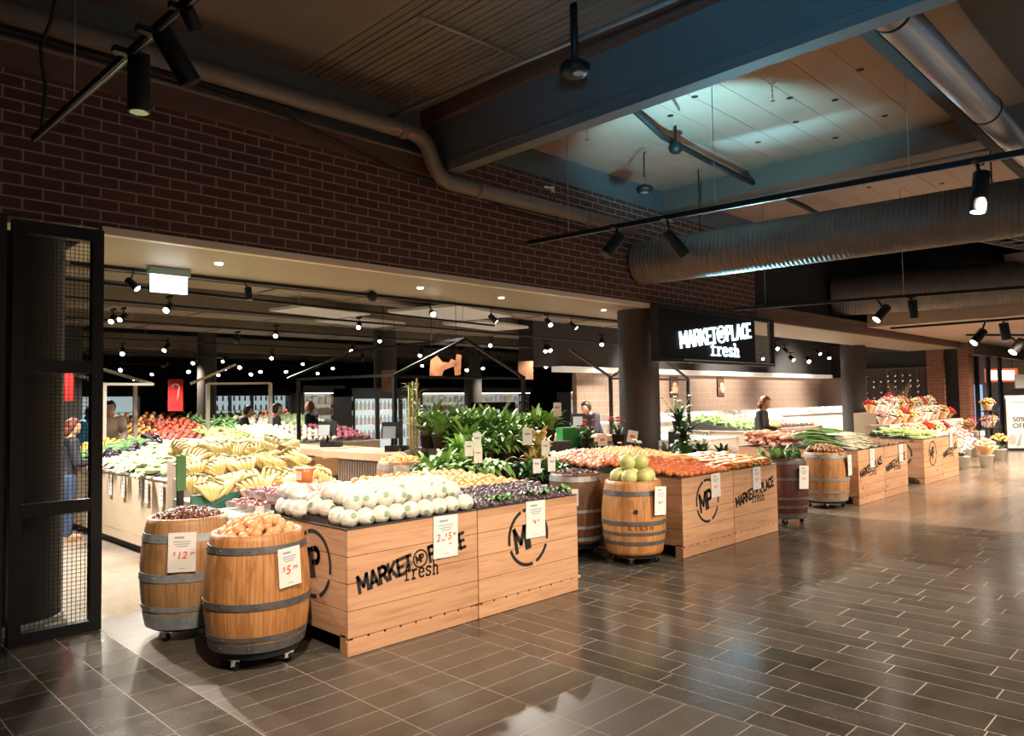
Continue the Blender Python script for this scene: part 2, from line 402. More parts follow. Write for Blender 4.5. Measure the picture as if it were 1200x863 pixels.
def ring(mb, fr, cx, cy, r, w, gaps=(), dep=.002, n=64):
    for i in range(n):
        a0, a1 = 360*i/n, 360*(i+1)/n; am = (a0+a1)/2
        if any(abs((am-g_+180) % 360-180) < hw for g_, hw in gaps): continue
        q = []
        for a in (a0, a1):
            ca, sa = math.cos(math.radians(a)), math.sin(math.radians(a))
            q += [(cx+ca*(r-w/2), cy+sa*(r-w/2)), (cx+ca*(r+w/2), cy+sa*(r+w/2))]
        q = [q[0], q[1], q[3], q[2]]
        lo = [fr(*k, 0) for k in q]; hi = [fr(*k, dep) for k in q]
        mb.add(lo+hi, [(4, 5, 6, 7), (0, 1, 5, 4), (1, 2, 6, 5), (2, 3, 7, 6), (3, 0, 4, 7)])
def mp_logo(mb, fr, cx, cy, r, w, dep=.002, gap=True):
    ring(mb, fr, cx, cy, r, w, ((-18, 4), (-72, 4), (196, 4), (110, 3)) if gap else (), dep)
    h = r*.82; a = math.radians(10)
    f2 = lambda p, q, d: fr(cx+p*math.cos(a)-q*math.sin(a), cy+p*math.sin(a)+q*math.cos(a), d)
    word(mb, 'MP', f2, h, -.68*r, -h*.46, .2, .13, .88, dep)
def market_logo(mb, fr, x0, y0, x1, ang, cap, dep=.002, fresh=(.0, .0, .1), wt=.2):
    """MARKET (MP) PLACE along a rising baseline, with fresh under its middle"""
    a = math.radians(ang); L = (x1-x0)/math.cos(a)
    f2 = lambda p, q, d: fr(x0+p*math.cos(a)-q*math.sin(a), y0+p*math.sin(a)+q*math.cos(a), d)
    rr = cap*.56; tot = word_w('MARKET', cap)+word_w('PLACE', cap); xs = (L-2*rr-cap*.34)/tot
    x = word(mb, 'MARKET', f2, cap, 0, 0, wt, .12, xs, dep)
    ring(mb, f2, x+rr+.02*cap, cap*.5, rr, cap*.11, (), dep, 40)
    word(mb, 'MP', f2, cap*.46, x+rr+.02*cap-cap*.33, cap*.28, .24, .13, .88, dep)
    word(mb, 'PLACE', f2, cap, x+2*rr+cap*.24, 0, wt, .12, xs, dep)
    fx, fy, fh = fresh[:3]; word(mb, 'fresh', fr, fh, fx, fy, .12, .10, fresh[3] if len(fresh) > 3 else 1.0, dep)
def text_mesh(txt, size, name, material, parent, loc, rot=(PI/2, 0, 0), ext=.0008, bold=.012, align='CENTER', shear=0):
    cu = bpy.data.curves.new(name, 'FONT'); cu.body = txt; cu.size = size; cu.extrude = ext; cu.offset = bold*size; cu.align_x = align
    cu.align_y = 'CENTER'; cu.shear = shear
    tmp = bpy.data.objects.new(name, cu); C.objects.link(tmp); dg = bpy.context.evaluated_depsgraph_get()
    me = bpy.data.meshes.new_from_object(tmp.evaluated_get(dg)); bpy.data.objects.remove(tmp)
    me.materials.clear(); me.materials.append(material)
    o = bpy.data.objects.new(name, me); C.objects.link(o); o.parent = parent; o.location = loc; o.rotation_euler = rot
    return o
# ------------------------------------------------------------------ floor
def tint_layer(o, cols):
    ca = o.data.color_attributes.new('tint', 'BYTE_COLOR', 'CORNER'); k = 0
    data = []
    for p in o.data.polygons:
        c = cols[p.index]
        for _ in p.loop_indices: data += [c[0], c[1], c[2], 1.0]
    ca.data.foreach_set('color', data)
class Floor:
    def __init__(s): s.mb = MB(); s.cols = []
    def tile(s, x0, x1, y0, y1, mi, lo=.78, hi=1.0, g=.0032):
        if x1-x0 < .03 or y1-y0 < .03: return
        s.mb.add([(x0+g, y0+g, 0), (x1-g, y0+g, 0), (x1-g, y1-g, 0), (x0+g, y1-g, 0)], [(0, 1, 2, 3)], mi)
        k = rnd.uniform(lo, hi); w = rnd.uniform(-.03, .03); s.cols.append((k+w, k, k-w))
F_ = Floor()
YE = 6.30                                   # the mall tiles stop here, the hall floor begins
x = -2.22                                   # wide tiles left of the entrance: courses running into the shop
while x < 1.74:
    y = -1+rnd.uniform(0, .3)
    while y < YE:
        L = rnd.choice((.185, .28, .28, .37)); F_.tile(x, x+.2835, y, min(y+L, YE), 0, .72, 1.0); y += L
    x += .2835
for k in range(3):                          # band of narrow rough strips in front of the entrance
    x0 = 1.748+k*.567; y = -1.0
    while y < YE: F_.tile(x0, x0+.567, y, min(y+.188, YE), 1, .82, 1.0); y += .188
x = 3.449                                   # random courses of the mall floor
while x < 10.2:
    w = rnd.choice((.165, .19, .235)); w = min(w, 10.2-x); y = -2+rnd.uniform(0, .5)
    while y < 6.7:
        L = rnd.choice((.27, .36, .55, .68, .8)); F_.tile(x, x+w, y, min(y+L, 6.7), 0, .62, 1.05); y += L
    x += w
y = -4.0                                    # pale planks further along the mall
while y < 7.6:
    x = 10.2+rnd.uniform(-.9, 0)
    while x < 34:
        L = rnd.choice((.9, 1.2)); a = max(x, 10.2)
        F_.tile(a, x+L, y, y+.19, 2, .66, 1.0, .002); x += L
    y += .19
y = YE
while y < 34:
    x = -3.0
    while x < 34:
        if not (x > 3.3 and y < 6.6) and not (x >= 9.7 and y < 7.6): F_.tile(x, x+.6, y, y+.6, 3, .9, 1.0, .002)
        x += .6
    y += .6
nq = len(F_.cols)
F_.mb.add([(-4, -5, -.0008), (36, -5, -.0008), (36, 36, -.0008), (-4, 36, -.0008)], [(0, 1, 2, 3)], 4); F_.cols.append((1, 1, 1))
fl = F_.mb.build('floor', [TILE, TILE_ROUGH, TILE_PALE, TILE_HALL, GROUT]); tint_layer(fl, F_.cols); struct(fl)

# ------------------------------------------------------------------ brick bulkhead, soffit, ceilings
CONC = mat('painted_concrete', (.19, .172, .16), .7, col2=(.165, .148, .136), scale=2)
DECK = mat('ribbed_deck', (.22, .192, .17), .55, col2=(.185, .16, .14), scale=3)
BEAMM = mat('blue_grey_beam', (.115, .13, .142), .6, col2=(.10, .115, .125), scale=2)
SLAB = mat('beige_slab', (.44, .335, .26), .6, col2=(.39, .29, .225), scale=1.5)
BROWNB = mat('brown_board', (.115, .066, .05), .6)
CREAM = mat('cream_soffit', (.30, .235, .165), .55)
CREAMEDGE = mat('cream_edge', (.78, .70, .60), .35)
YW = 6.06
struct(MB().box(-3, 4.9, YW, YW+.18, 2.95, 3.985).box(4.9, 12.05, YW, YW+.18, 2.95, 4.34).build('wall_front', BRICK))
b = MB().box(-3, 4.9, YW-.05, YW+.18, 3.985, 4.15, 0)                                        # brown ledge over the bricks
b.box(-3, 4.9, YW-.09, YW+.18, 4.15, 4.165, 1); struct(b.build('trim_1', [BROWNB, CONC]))
struct(MB().box(-3, 13, YW+.02, YW+.3, 4.165, 4.70).build('trim_2', BEAMM))
b = MB().box(1.76, 24.5, YW, 7.45, 2.93, 2.95, 0); b.box(1.76, 24.5, 7.40, 7.45, 2.95, 3.5, 0)
b.box(1.76, 8.86, YW-.012, YW+.06, 2.905, 2.965, 1); struct(b.build('ceiling_soffit', [CREAM, CREAMEDGE]))
struct(MB().box(12.05, 24.5, YW-.02, YW+.18, 2.95, 3.16).box(12.05, 24.5, YW-.10, YW+.18, 3.16, 3.20).build('trim_3', BROWNB))
ZC = 4.66
struct(MB().box(-3, 3.36, -5, YW+.1, ZC, ZC+.15).build('ceiling_plain', CONC))
b = MB()
xx = 3.36
while xx < 4.9:
    b.box(xx, xx+.205, -5, YW+.1, ZC, ZC+.12, 0)
    for q in (.06, .14): b.box(xx+q, xx+q+.012, -5, YW+.1, ZC-.008, ZC, 0)
    xx += .222
b.box(3.36, 4.9, -5, YW+.1, ZC+.03, ZC+.14, 1); struct(b.build('ceiling_deck', [DECK, BLACKM]))
b = MB().box(4.88, 5.03, -5, YW+.1, 3.97, ZC+.1, 0); b.box(4.865, 4.88, -5, YW+.1, 4.05, 4.065, 0); b.box(4.80, 4.90, -5, YW+.1, 4.50, ZC, 1)
struct(b.build('ceiling_beam', [BEAMM, BROWNB]))
struct(MB().box(5.03, 13.6, -5, 1.5, ZC-.04, ZC+.12).build('ceiling_dark', mat('dark_slab', (.105, .09, .08), .65)))
b = MB(); yy = 1.5
while yy < YW:
    b.box(5.03, 9.3, yy, yy+.34, ZC, ZC+.1, 0); yy += .346
b.box(5.03, 9.3, 1.5, YW+.1, ZC+.02, ZC+.12, 1)
for x, y in [(5.9, 3.6), (6.25, 3.05), (6.6, 3.9), (6.85, 4.35), (7.2, 2.5), (7.35, 3.25), (7.75, 2.95), (8.05, 3.5), (7.9, 2.1), (8.35, 4.1), (8.6, 2.75), (6.3, 4.9), (8.9, 3.4)]:
    b.cyl((x, y, ZC-.004), (x, y, ZC+.01), .035, None, 12, 2)
struct(b.build('ceiling_slab', [SLAB, BLACKM, BLACKM]))
struct(MB().box(9.3, 9.95, -5, YW+.1, 4.36, ZC+.1).build('ceiling_band', mat('brown_beam', (.14, .105, .085), .6)))
b = MB(); yy = 1.5
while yy < YW:
    b.box(9.95, 13.6, yy, yy+.34, ZC, ZC+.1, 0); yy += .346
for x, y in [(10.6, 3.2), (11.1, 2.5), (11.4, 3.9), (12, 3.1), (12.3, 2.2), (12.6, 3.6), (10.9, 1.6), (13, 2.8)]:
    b.cyl((x, y, ZC-.004), (x, y, ZC+.01), .035, None, 12, 1)
struct(b.build('ceiling_panel', [SLAB, BLACKM]))
struct(MB().box(13.6, 36, -6, YW+.2, 5.0, 5.1).build('ceiling_void', BLACKM))
struct(MB().box(12.05, 36, YW+.2, YW+.3, 3.2, 5.0).build('wall_void', BLACKM))  # black wall added to close the void and keep it dark
struct(MB().box(13.6, 13.7, -6, YW, ZC, 5.0).build('trim_6', BLACKM))
struct(MB().box(17.0, 36, -6, YW-.1, 3.10, 3.16).box(17.0, 17.1, -6, YW-.1, 3.16, 3.4).build('ceiling_low', SLAB))
struct(MB().box(-3, 36, 7.45, 36, 3.95, 4.05).build('ceiling_hall', BLACKM))
struct(MB().box(-4, 36, 33, 33.2, 0, 4).build('wall_back', CHARC))
struct(MB().box(-3.2, -3, -6, 33, 0, 4.8).build('wall_left', CHARC))
struct(MB().box(35, 35.2, -6, 33, 0, 5.1).build('wall_right', mat('far_shop_wall', (.33, .25, .19), .7)))
struct(MB().box(-3, 1.12, YW+.02, YW+.18, 0, 2.95).build('wall_dark', BLACKM))
# hall ceiling: boxed ducts and beams running along the front
DUCTB = mat('boxed_duct', (.21, .16, .118), .6, col2=(.17, .13, .095), scale=1.5)
for i, (y0, y1, z0, x0, x1) in enumerate([(8.5, 9.2, 3.42, -2, 9.5), (10.6, 11.3, 3.40, -2, 20), (13.3, 14.1, 3.30, -2, 24), (16, 16.9, 3.30, -2, 26), (22.2, 23.0, 3.3, -2, 30), (25, 26, 3.3, 0, 33)]):
    b = MB().box(x0, x1, y0, y1, z0, z0+.4)
    for k in range(int((x1-x0)/1.5)): b.box(x0+k*1.5, x0+k*1.5+.03, y0-.015, y1+.015, z0-.015, z0+.41)
    o = b.build('air_duct', DUCTB)
    tag(o, ['short boxed duct just behind the entrance soffit', 'second boxed duct behind the entrance soffit', 'long boxed duct over the front produce islands',
            'long boxed duct over the middle of the hall', 'long boxed duct over the rear islands', 'farthest boxed duct before the back wall'][i], 'duct', 'boxed ducts under the hall ceiling')
# columns
for i, (x, y, r, h, mt) in enumerate([(9.22, 6.52, .30, 2.93, CHARC), (20.4, 7.55, .31, 2.95, CHARC), (8.75, 20.8, .25, 3.95, mat('warm_grey_column', (.06, .05, .043), .5)),
                                      (10.6, 14.9, .27, 3.95, CHARC), (17.6, 19.5, .31, 3.95, mat('warm_grey_column', (.2, .165, .135), .5))]):
    b = MB().lathe([(r, 0), (r, h)], 40); b.lathe([(r+.012, 0), (r+.012, .10), (r, .11)], 40)
    struct(b.build('column_%d' % (i+1), mt, None, (x, y, 0)))
b = MB().lathe([(.33, 0), (.33, 2.93)], 48); b.lathe([(.345, 0), (.345, .03), (.33, .035)], 48, (0, 0, 0), 1)
struct(b.build('column_6', [BLACKM, STEEL], None, (1.36, 6.78, 0)))
struct(MB().box(4.05, 4.65, 17.2, 17.8, 0, 3.95).build('column_7', CHARC))
# inner room: tiled wall with a lit cove over a pale display counter
struct(MB().box(15.5, 31.5, 13.0, 13.15, 0, 2.36).build('wall_tiled', TILEWALL))
struct(MB().box(31.5, 31.7, 9.5, 13.0, 0, 2.36).build('wall_tiled_return', bricks('return_tiles', (.20, .13, .10), (.17, .11, .085), (.3, .22, .18), .11, .2, 'yz', .4)))
struct(MB().box(14.5, 31.7, 12.6, 13.0, 2.36, 2.50).build('trim_4', mat('cream_cove', (.78, .70, .60), .5, emis=.35)))
struct(MB().box(13.5, 31.8, 12.7, 13.2, 2.50, 3.95).build('wall_over_tiles', CHARC))
# brick pillars and the neighbouring shop at the end of the mall
for i, (y0, y1) in enumerate([(6.5, 6.95), (5.85, 6.12)]):
    struct(MB().box(24.5, 25.0, y0, y1, 0, 2.95).build('wall_pillar_%d' % (i+1), BRICKY))
struct(MB().box(24.65, 24.8, 6.12, 6.5, 0, 2.95).box(24.7, 24.9, 6.95, 9.4, 2.45, 2.95).build('wall_shop_dark', BLACKM))
struct(MB().box(24.5, 35, 5.7, 5.85, 2.75, 3.1).build('trim_5', mat('dark_bulkhead', (.08, .055, .045), .7)))
# ------------------------------------------------------------------ mesh screen beside the entrance
t = T('mesh_screen', 'tall black steel framed wire mesh screen beside the entrance', 'screen', (1.19, YW, 0))
Wd, Hh, fw_ = .575, 2.925, .075
b = MB().box(0, fw_, -.04, .04, 0, Hh).box(Wd-fw_, Wd, -.04, .04, 0, Hh); b.build('side_post', BLACK, t)
MB().box(fw_, Wd-fw_, -.04, .04, 0, .075).build('bottom_rail', BLACK, t)
MB().box(fw_, Wd-fw_, -.04, .04, Hh-.09, Hh).build('top_rail', BLACK, t)
for z in (.86, 1.86): MB().box(fw_, Wd-fw_, -.035, .035, z, z+.09).build('cross_rail', BLACK, t)
b = MB(); xx = fw_
while xx < Wd-fw_: b.box(xx, xx+.0035, -.002, .002, .07, Hh-.08); xx += .0285
zz = .08
while zz < Hh-.08: b.box(fw_, Wd-fw_, -.0035, 0, zz, zz+.0035); zz += .0285
b.build('wire_mesh', BLACK, t)
t = T('screen_post', 'black steel post at the left edge, left of the mesh screen', 'post', (1.12, YW-.06, 0))
MB().box(-.30, .02, -.06, .06, .01, 2.93).build('shaft', BLACKM, t); MB().box(-.32, .04, -.07, .07, 0, .012).build('base_plate', BLACK, t)
# ------------------------------------------------------------------ crates, barrels, price cards
LINER = mat('dark_liner', (.045, .040, .036), .7)
YB = 4.135
def crate(x0, x1, y0, y1, label, logo=None, side=True, H=.80, group='pine crates along the mall', sidelogo=False, wood=PINE, tray=.05):
    W_, D = x1-x0-.012, y1-y0; t = T('pine_crate', label, 'crate', ((x0+x1)/2, y0, 0), 0, group); h = W_/2
    n = 4; zb = .115; ph = (H-zb)/n
    def planks(ax, a0, a1, pos, th):
        b = MB()
        for i in range(n):
            z0 = zb+i*ph; g = .0022
            if ax == 'x': b.box(a0, a1, pos, pos+th, z0+g, z0+ph-g)
            else: b.box(pos, pos+th, a0, a1, z0+g, z0+ph-g)
        return b
    planks('x', -h, h, 0, .024).build('front_panel', wood, t)
    b = MB().box(-h, h, .003, .026, .004, .098)
    k = 0; xx = -h+.04
    while xx < h-.06:
        b.box(xx, xx+.11, .006, .020, .098, .117); xx += .128
    b.build('base_rail', wood, t)
    planks('y', .024, D-.024, -h, .022).build('side_panel', wood, t)
    planks('y', .024, D-.024, h-.022, .022).build('side_panel', wood, t)
    planks('x', -h, h, D-.024, .024).build('back_panel', wood, t)
    for sx in (-h, h-.07):
        for sy in (.026, D-.09): MB().box(sx, sx+.07, sy, sy+.065, 0, .13).build('leg', PINE2, t)
    MB().box(-h+.024, h-.024, .026, D-.026, H-tray-.02, H-tray).build('tray', LINER, t)
    b = MB().box(-h-.004, h+.004, -.004, .03, H, H+.006).box(-h-.004, -h+.03, .03, D-.03, H, H+.006).box(h-.03, h+.004, .03, D-.03, H, H+.006)
    b.box(-h-.004, h+.004, D-.03, D+.004, H, H+.006); b.build('rim', LINER, t)
    fr = frame((0, 0, 0), (1, 0, 0), (0, 0, 1), (0, -1, 0))
    if logo == 'ring':
        b = MB(); mp_logo(b, fr, -.03, .53, .217, .026); b.build('ring_logo', INK, t)
    if logo == 'word':
        b = MB(); market_logo(b, fr, -.465, .39, .468, 10.2, .104, .002, (-.115, .405, .098, .86), .23); b.build('lettering', INK, t)
    if sidelogo:
        fs = frame((-h, .42, 0), (0, -1, 0), (0, 0, 1), (-1, 0, 0)); b = MB(); mp_logo(b, fs, 0, .535, .217, .026); b.build('side_ring_logo', INK, t)
    return t
crate(2.632, 3.757, YB, 5.22, 'pine crate of wrapped lettuces with black market lettering, nearest the camera', 'word', sidelogo=True)
crate(3.757, 4.905, YB, 5.22, 'pine crate of small dark purple fruit with large ring logo', 'ring')
crate(6.53, 7.575, YB, 5.22, 'pine crate of tomatoes with ring logo beside the melon barrel', 'ring')
crate(7.575, 8.63, YB, 5.22, 'pine crate of carrots with lettering between tomatoes and red barrel', 'word')
crate(11.32, 12.40, YB+.04, 5.2, 'pine crate of spring onions beside the onion barrel', 'word')
crate(12.40, 13.49, YB+.04, 5.2, 'pine crate of potatoes right of the spring onions', 'word')
crate(14.63, 15.72, YB+.12, 5.25, 'pine crate of celery with ring logo and dark side gap', 'ring', sidelogo=True)
crate(15.72, 16.80, YB+.12, 5.25, 'last pine crate in the row, nearest the flower buckets', 'word')
# second row of crates behind the first
crate(2.75, 3.80, 5.26, 6.20, 'pine crate of pink apples standing behind the wrapped lettuces', group='pine crates of the second row', tray=.03)
crate(3.80, 4.85, 5.26, 6.20, 'pine crate of oranges standing behind the dark purple fruit', group='pine crates of the second row', tray=.03)
crate(6.65, 7.70, 5.26, 6.35, 'pine crate of pale nectarines behind the tomatoes', group='pine crates of the second row', tray=.03)
crate(7.70, 8.65, 5.26, 6.35, 'pine crate of apricots behind the carrots', group='pine crates of the second row', tray=.03)
crate(11.4, 12.3, 5.24, 6.1, 'pine crate of brown sweet potatoes behind the spring onions', group='pine crates of the second row', tray=.03)
crate(12.5, 14.4, 5.24, 6.1, 'wide pine crate of red onions behind the potatoes', group='pine crates of the second row', tray=.03)

def barrel(cx, cy, r, ztop, zbot, wood, label, hoops=((.06, .05), (.17, .035), (.40, .045), (.86, .045)), dolly=True, hoopm=HOOPD, rz=0, rtop=None):
    t = T('wine_barrel', label, 'barrel', (cx, cy, 0), rz, 'cut down wine barrels along the mall'); H = ztop-zbot
    re = r*.845
    R = lambda f: re+(r-re)*(1-((f-.47)/.53)**2)
    pr = [(R(i/20), zbot+H*i/20) for i in range(21)]
    b = MB().lathe([(0, zbot+.02), (pr[0][0]-.02, zbot+.02), (pr[0][0]-.02, zbot)]+pr+[(R(1)-.024, ztop), (R(1)-.028, ztop-.05)], 60)
    b.build('staves', wood, t)
    MB().lathe([(0, ztop-.052), (R(1)-.022, ztop-.052)], 40).build('inner_lid', LINER, t)
    for f, w in hoops:
        z0 = f*H-w/2; b = MB()
        p = [(R((z0)/H)-.002, zbot+z0), (R(z0/H)+.005, zbot+z0), (R((z0+w)/H)+.005, zbot+z0+w), (R((z0+w)/H)-.002, zbot+z0+w)]
        b.lathe(p, 60, (0, 0, 0), 0, False)
        for k in range(10):
            a = 2*PI*k/10+f*9; rr = R(f)+.006; b.ball((rr*math.cos(a), rr*math.sin(a), zbot+f*H), .006, 6, 4)
        b.build('hoop', hoopm, t)
    if dolly:
        rd = re*.94
        MB().lathe([(0, .075), (rd, .075), (rd, zbot+.002), (0, zbot+.002)], 40, (0, 0, 0), 0, False).build('dolly', BLACKM, t)
        for k in range(4):
            a = PI/4+PI/2*k-.3-rz; x, y = (rd-.035)*math.cos(a), (rd-.035)*math.sin(a)
            c = MB().obox((x, y, .068), (.05, .05, .012)); c.bar((x-.012, y-.012, .066), (x-.018, y-.012, .03), .006, .03); c.bar((x+.012, y+.012, .066), (x+.018, y+.012, .03), .006, .03)
            cb = c.build('caster', CHROME, t)
            MB().cyl((x-.011, y-.006, .028), (x+.011, y+.006, .028), .028, None, 16).build('wheel', BLACK, cb)
    return t
barrel(2.245, 4.56, .325, .815, .125, OAK, 'honey coloured wine barrel of peaches on casters, nearest the camera', ((.035, .055), (.115, .03), (.40, .042), (.875, .042)))
barrel(2.17, 5.47, .315, .83, .10, OAK_PALE, 'paler wine barrel of chestnuts behind the peach barrel', ((.06, .10), (.18, .035), (.47, .055), (.83, .055)), hoopm=STEEL)
be = barrel(6.13, 4.44, .315, .81, .105, OAK, 'honey coloured wine barrel of green melons with dark hoops', ((.17, .035), (.30, .03), (.44, .04), (.84, .045)))
a = math.radians(-140); rr = .317; MB().cyl((rr*math.cos(a)-.0, rr*math.sin(a), .53), ((rr+.004)*math.cos(a), (rr+.004)*math.sin(a), .53), .022, None, 16).build('bung_hole', BLACKM, be)
for k, ch_ in enumerate('KIRSH'):
    a = math.radians(-150+9.5*k); text_mesh(ch_, .062, 'stamped_letter', mat('stamp_red', (.16, .035, .015), .7), be, (.3165*math.cos(a), .3165*math.sin(a), .375), (PI/2, 0, a+PI/2), .002)
barrel(6.10, 5.17, .30, .84, .12, OAK_DARK, 'dark brown wine barrel of dates behind the melon barrel', ((.08, .04), (.25, .03), (.48, .03), (.93, .05)), hoopm=STEEL)
barrel(5.08, 6.85, .30, .965, .14, OAK_PALE, 'pale wine barrel of small oranges in front of the checkout', ((.06, .05), (.3, .04), (.92, .05)), hoopm=STEEL)
barrel(9.28, 4.36, .30, .83, .075, OAK_RED, 'dark red stained wine barrel of green leaf vegetables', ((.05, .06), (.20, .03), (.34, .03), (.66, .03), (.93, .04)), hoopm=HOOPD)
barrel(10.93, 4.50, .325, .80, .105, OAK, 'honey coloured wine barrel of brown onions beside the spring onions', ((.05, .05), (.2, .04), (.45, .04), (.92, .05)), hoopm=STEEL)

def price_card(loc, w, h, label, price, rz=0, lean=0.0, roll=0.0, paper=PAPER, group='price cards on crates and barrels', big=.06, cents=None, pre='$', xo=0):
    t = T('price_card', label, 'price card', loc, 0, group); t.rotation_euler = (lean, roll, rz)
    MB().box(-w/2, w/2, -.003, 0, -h, 0).build('card', paper, t)
    b = MB()
    for k, (f, ww, hh) in enumerate([(.10, .34, .05), (.22, .62, .022), (.28, .55, .022), (.335, .40, .022), (.90, .24, .012)]):
        b.box(-w*ww/2+(-.1*w if k == 0 else 0), w*ww/2+(-.1*w if k == 0 else 0), -.0042, -.003, -h*(f+hh), -h*f)
    b.build('print', GREYINK, t)
    if price:
        text_mesh(price, big, 'price_figures', REDINK, t, (xo-.012 if cents else xo, -.0036, -h*.58), shear=.15)
        text_mesh(pre, big*.55, 'price_sign', REDINK, t, (xo-big*(.30*len(price)+.28), -.0036, -h*.54), shear=.15)
        if cents: text_mesh(cents, big*.45, 'price_cents', REDINK, t, (xo+big*(.27*len(price)+.22), -.0036, -h*.545), shear=.15)
    return t
def on_barrel(cx, cy, r, px_dir, z): return (cx+math.cos(px_dir)*r, cy+math.sin(px_dir)*r, z)
a = math.radians(-84); p = on_barrel(2.245, 4.56, .335, a, .735)
price_card(p, .155, .235, 'white price card on the front peach barrel', '5', a+PI/2, 0, -.06, big=.072, cents='.99')
a = math.radians(-118); p = on_barrel(2.17, 5.47, .325, a, .755)
price_card(p, .175, .265, 'white price card on the paler chestnut barrel', '12', a+PI/2, 0, .02, big=.068, cents='.99', xo=.01)
price_card((3.448, YB-.006, .80), .222, .295, 'white two for five price card on the lettuce crate', '', 0, 0, .02)
c = [o for o in C.objects if o.get('label', '').startswith('white two for five')][0]
text_mesh('2', .072, 'price_figures', REDINK, c, (-.070, -.0036, -.155), shear=.12)
text_mesh('5', .072, 'price_figures', REDINK, c, (.034, -.0036, -.150), shear=.12)
text_mesh('$', .036, 'price_sign', REDINK, c, (.002, -.0036, -.142)); text_mesh('00', .03, 'price_cents', REDINK, c, (.078, -.0036, -.137), shear=.12)
text_mesh('for', .026, 'price_words', REDINK, c, (-.022, -.0036, -.170)); text_mesh('ea', .024, 'price_words', REDINK, c, (.04, -.0036, -.200))
price_card((4.383, YB-.006, .805), .222, .29, 'white price card hanging over the ring logo of the purple fruit crate', '4', 0, 0, .02, big=.05, cents='.99')
price_card((7.185, YB-.006, .80), .19, .25, 'white price card hanging over the ring logo on the tomato crate', '4', 0, 0, -.02, big=.05, cents='.99')
price_card((8.11, YB-.006, .80), .19, .255, 'white price card hanging on the carrot crate lettering', '2', 0, 0, 0, big=.05, cents='.99')
a = math.radians(-112); p = on_barrel(6.13, 4.44, .332, a+.35, .76)
price_card(p, .18, .27, 'white price card on the barrel of green melons', '4', a+.35+PI/2, 0, .06, big=.05, cents='.99')
a = math.radians(-110); p = on_barrel(6.10, 5.17, .312, -2.6, .70)
price_card(p, .17, .17, 'white price card low on the dark barrel of dates', '', -2.6+PI/2, 0, 0)
p = on_barrel(5.08, 6.85, .312, -2.2, .93); price_card(p, .17, .16, 'white price card on the small orange barrel by the checkout', '', -2.2+PI/2, 0, 0)
p = on_barrel(9.28, 4.36, .305, -1.75, .74); price_card(p, .19, .29, 'white price card on the dark red barrel of leaf vegetables', '3', -1.75+PI/2, 0, .07, big=.05, cents='.49')
p = on_barrel(10.93, 4.50, .34, -1.45, .76); price_card(p, .20, .29, 'white price card on the barrel of brown onions', '2', -1.45+PI/2, 0, .0, big=.05, cents='.99')
price_card((11.86, YB+.03, .80), .18, .28, 'white price card hanging on the spring onion crate', '2', 0, 0, 0, big=.05, cents='.50')
price_card((13.15, YB+.03, .80), .18, .28, 'white price card hanging on the potato crate', '3', 0, 0, 0, big=.05, cents='.00')
price_card((16.30, YB+.11, .82), .16, .24, 'white price card hanging on the last crate by the flower buckets', '', 0, 0, 0)
# ------------------------------------------------------------------ produce
def lump(amp, a, b, ph): return lambda d, u, v: 1+amp*math.sin(a*d.x+ph)*math.sin(b*d.y+ph*2)+amp*.6*math.sin(b*d.z+ph)
M_LET = mat('wrapped_lettuce', (.68, .67, .58), .36, col2=(.77, .75, .70), scale=16, bump=.35, bscale=60)
M_STK = mat('green_sticker', (.13, .27, .14), .5, col2=(.34, .42, .30), scale=70)
M_APP = mat('pink_apple', (.62, .22, .18), .35, col2=(.72, .45, .30), scale=18)
M_ORA = mat('orange_peel', (.82, .27, .055), .42, col2=(.86, .36, .10), scale=20, bump=.15, bscale=220)
M_FIG = mat('dark_purple_skin', (.040, .022, .032), .38, col2=(.10, .07, .085), scale=26)
M_PEA = mat('peach_skin', (.80, .31, .14), .5, col2=(.84, .42, .22), scale=20)
M_CHE = mat('chestnut_shell', (.085, .022, .014), .25, col2=(.20, .06, .03), scale=20)
M_BAN = mat('banana_skin', (.76, .58, .20), .45, col2=(.82, .70, .36), scale=9)
M_BANG = mat('banana_tip', (.28, .26, .06), .5)
M_MEL = mat('pale_melon_skin', (.58, .60, .26), .45, col2=(.50, .53, .20), scale=12)
M_DAT = mat('date_skin', (.045, .020, .016), .28, col2=(.10, .05, .04), scale=22)
M_TOM = mat('tomato_skin', (.75, .16, .05), .28, col2=(.80, .27, .09), scale=10)
M_CAR = mat('carrot_skin', (.78, .26, .05), .5, col2=(.84, .34, .09), scale=30)
M_NEC = mat('nectarine_skin', (.80, .42, .24), .42, col2=(.74, .26, .14), scale=12)
M_ONI = mat('brown_onion_skin', (.42, .21, .10), .38, col2=(.26, .12, .06), scale=14)
M_RON = mat('red_onion_skin', (.28, .06, .08), .35, col2=(.40, .12, .14), scale=14)
M_POT = mat('potato_skin', (.40, .24, .14), .7, col2=(.30, .17, .10), scale=14)
M_SWP = mat('sweet_potato_skin', (.52, .24, .15), .65, col2=(.42, .17, .11), scale=12)
M_LEEKW = mat('leek_white', (.70, .70, .55), .4); M_LEEKG = mat('leek_green', (.10, .24, .06), .45, col2=(.18, .33, .10), scale=18)
M_LEAF = mat('leafy_green', (.07, .20, .05), .45, col2=(.14, .30, .09), scale=12)
M_PALEG = mat('pale_green_stalk', (.42, .55, .22), .4, col2=(.55, .62, .34), scale=14)
M_BROC = mat('broccoli_green', (.09, .20, .06), .7, col2=(.14, .28, .09), scale=40, bump=.5, bscale=90)
M_CAUL = mat('cauliflower_white', (.78, .74, .60), .6, col2=(.66, .62, .46), scale=24, bump=.5, bscale=60)
M_LEM = mat('lemon_peel', (.80, .64, .10), .4); M_CAPR = mat('red_capsicum', (.60, .05, .03), .25)
M_EGG = mat('eggplant_skin', (.020, .010, .022), .22)
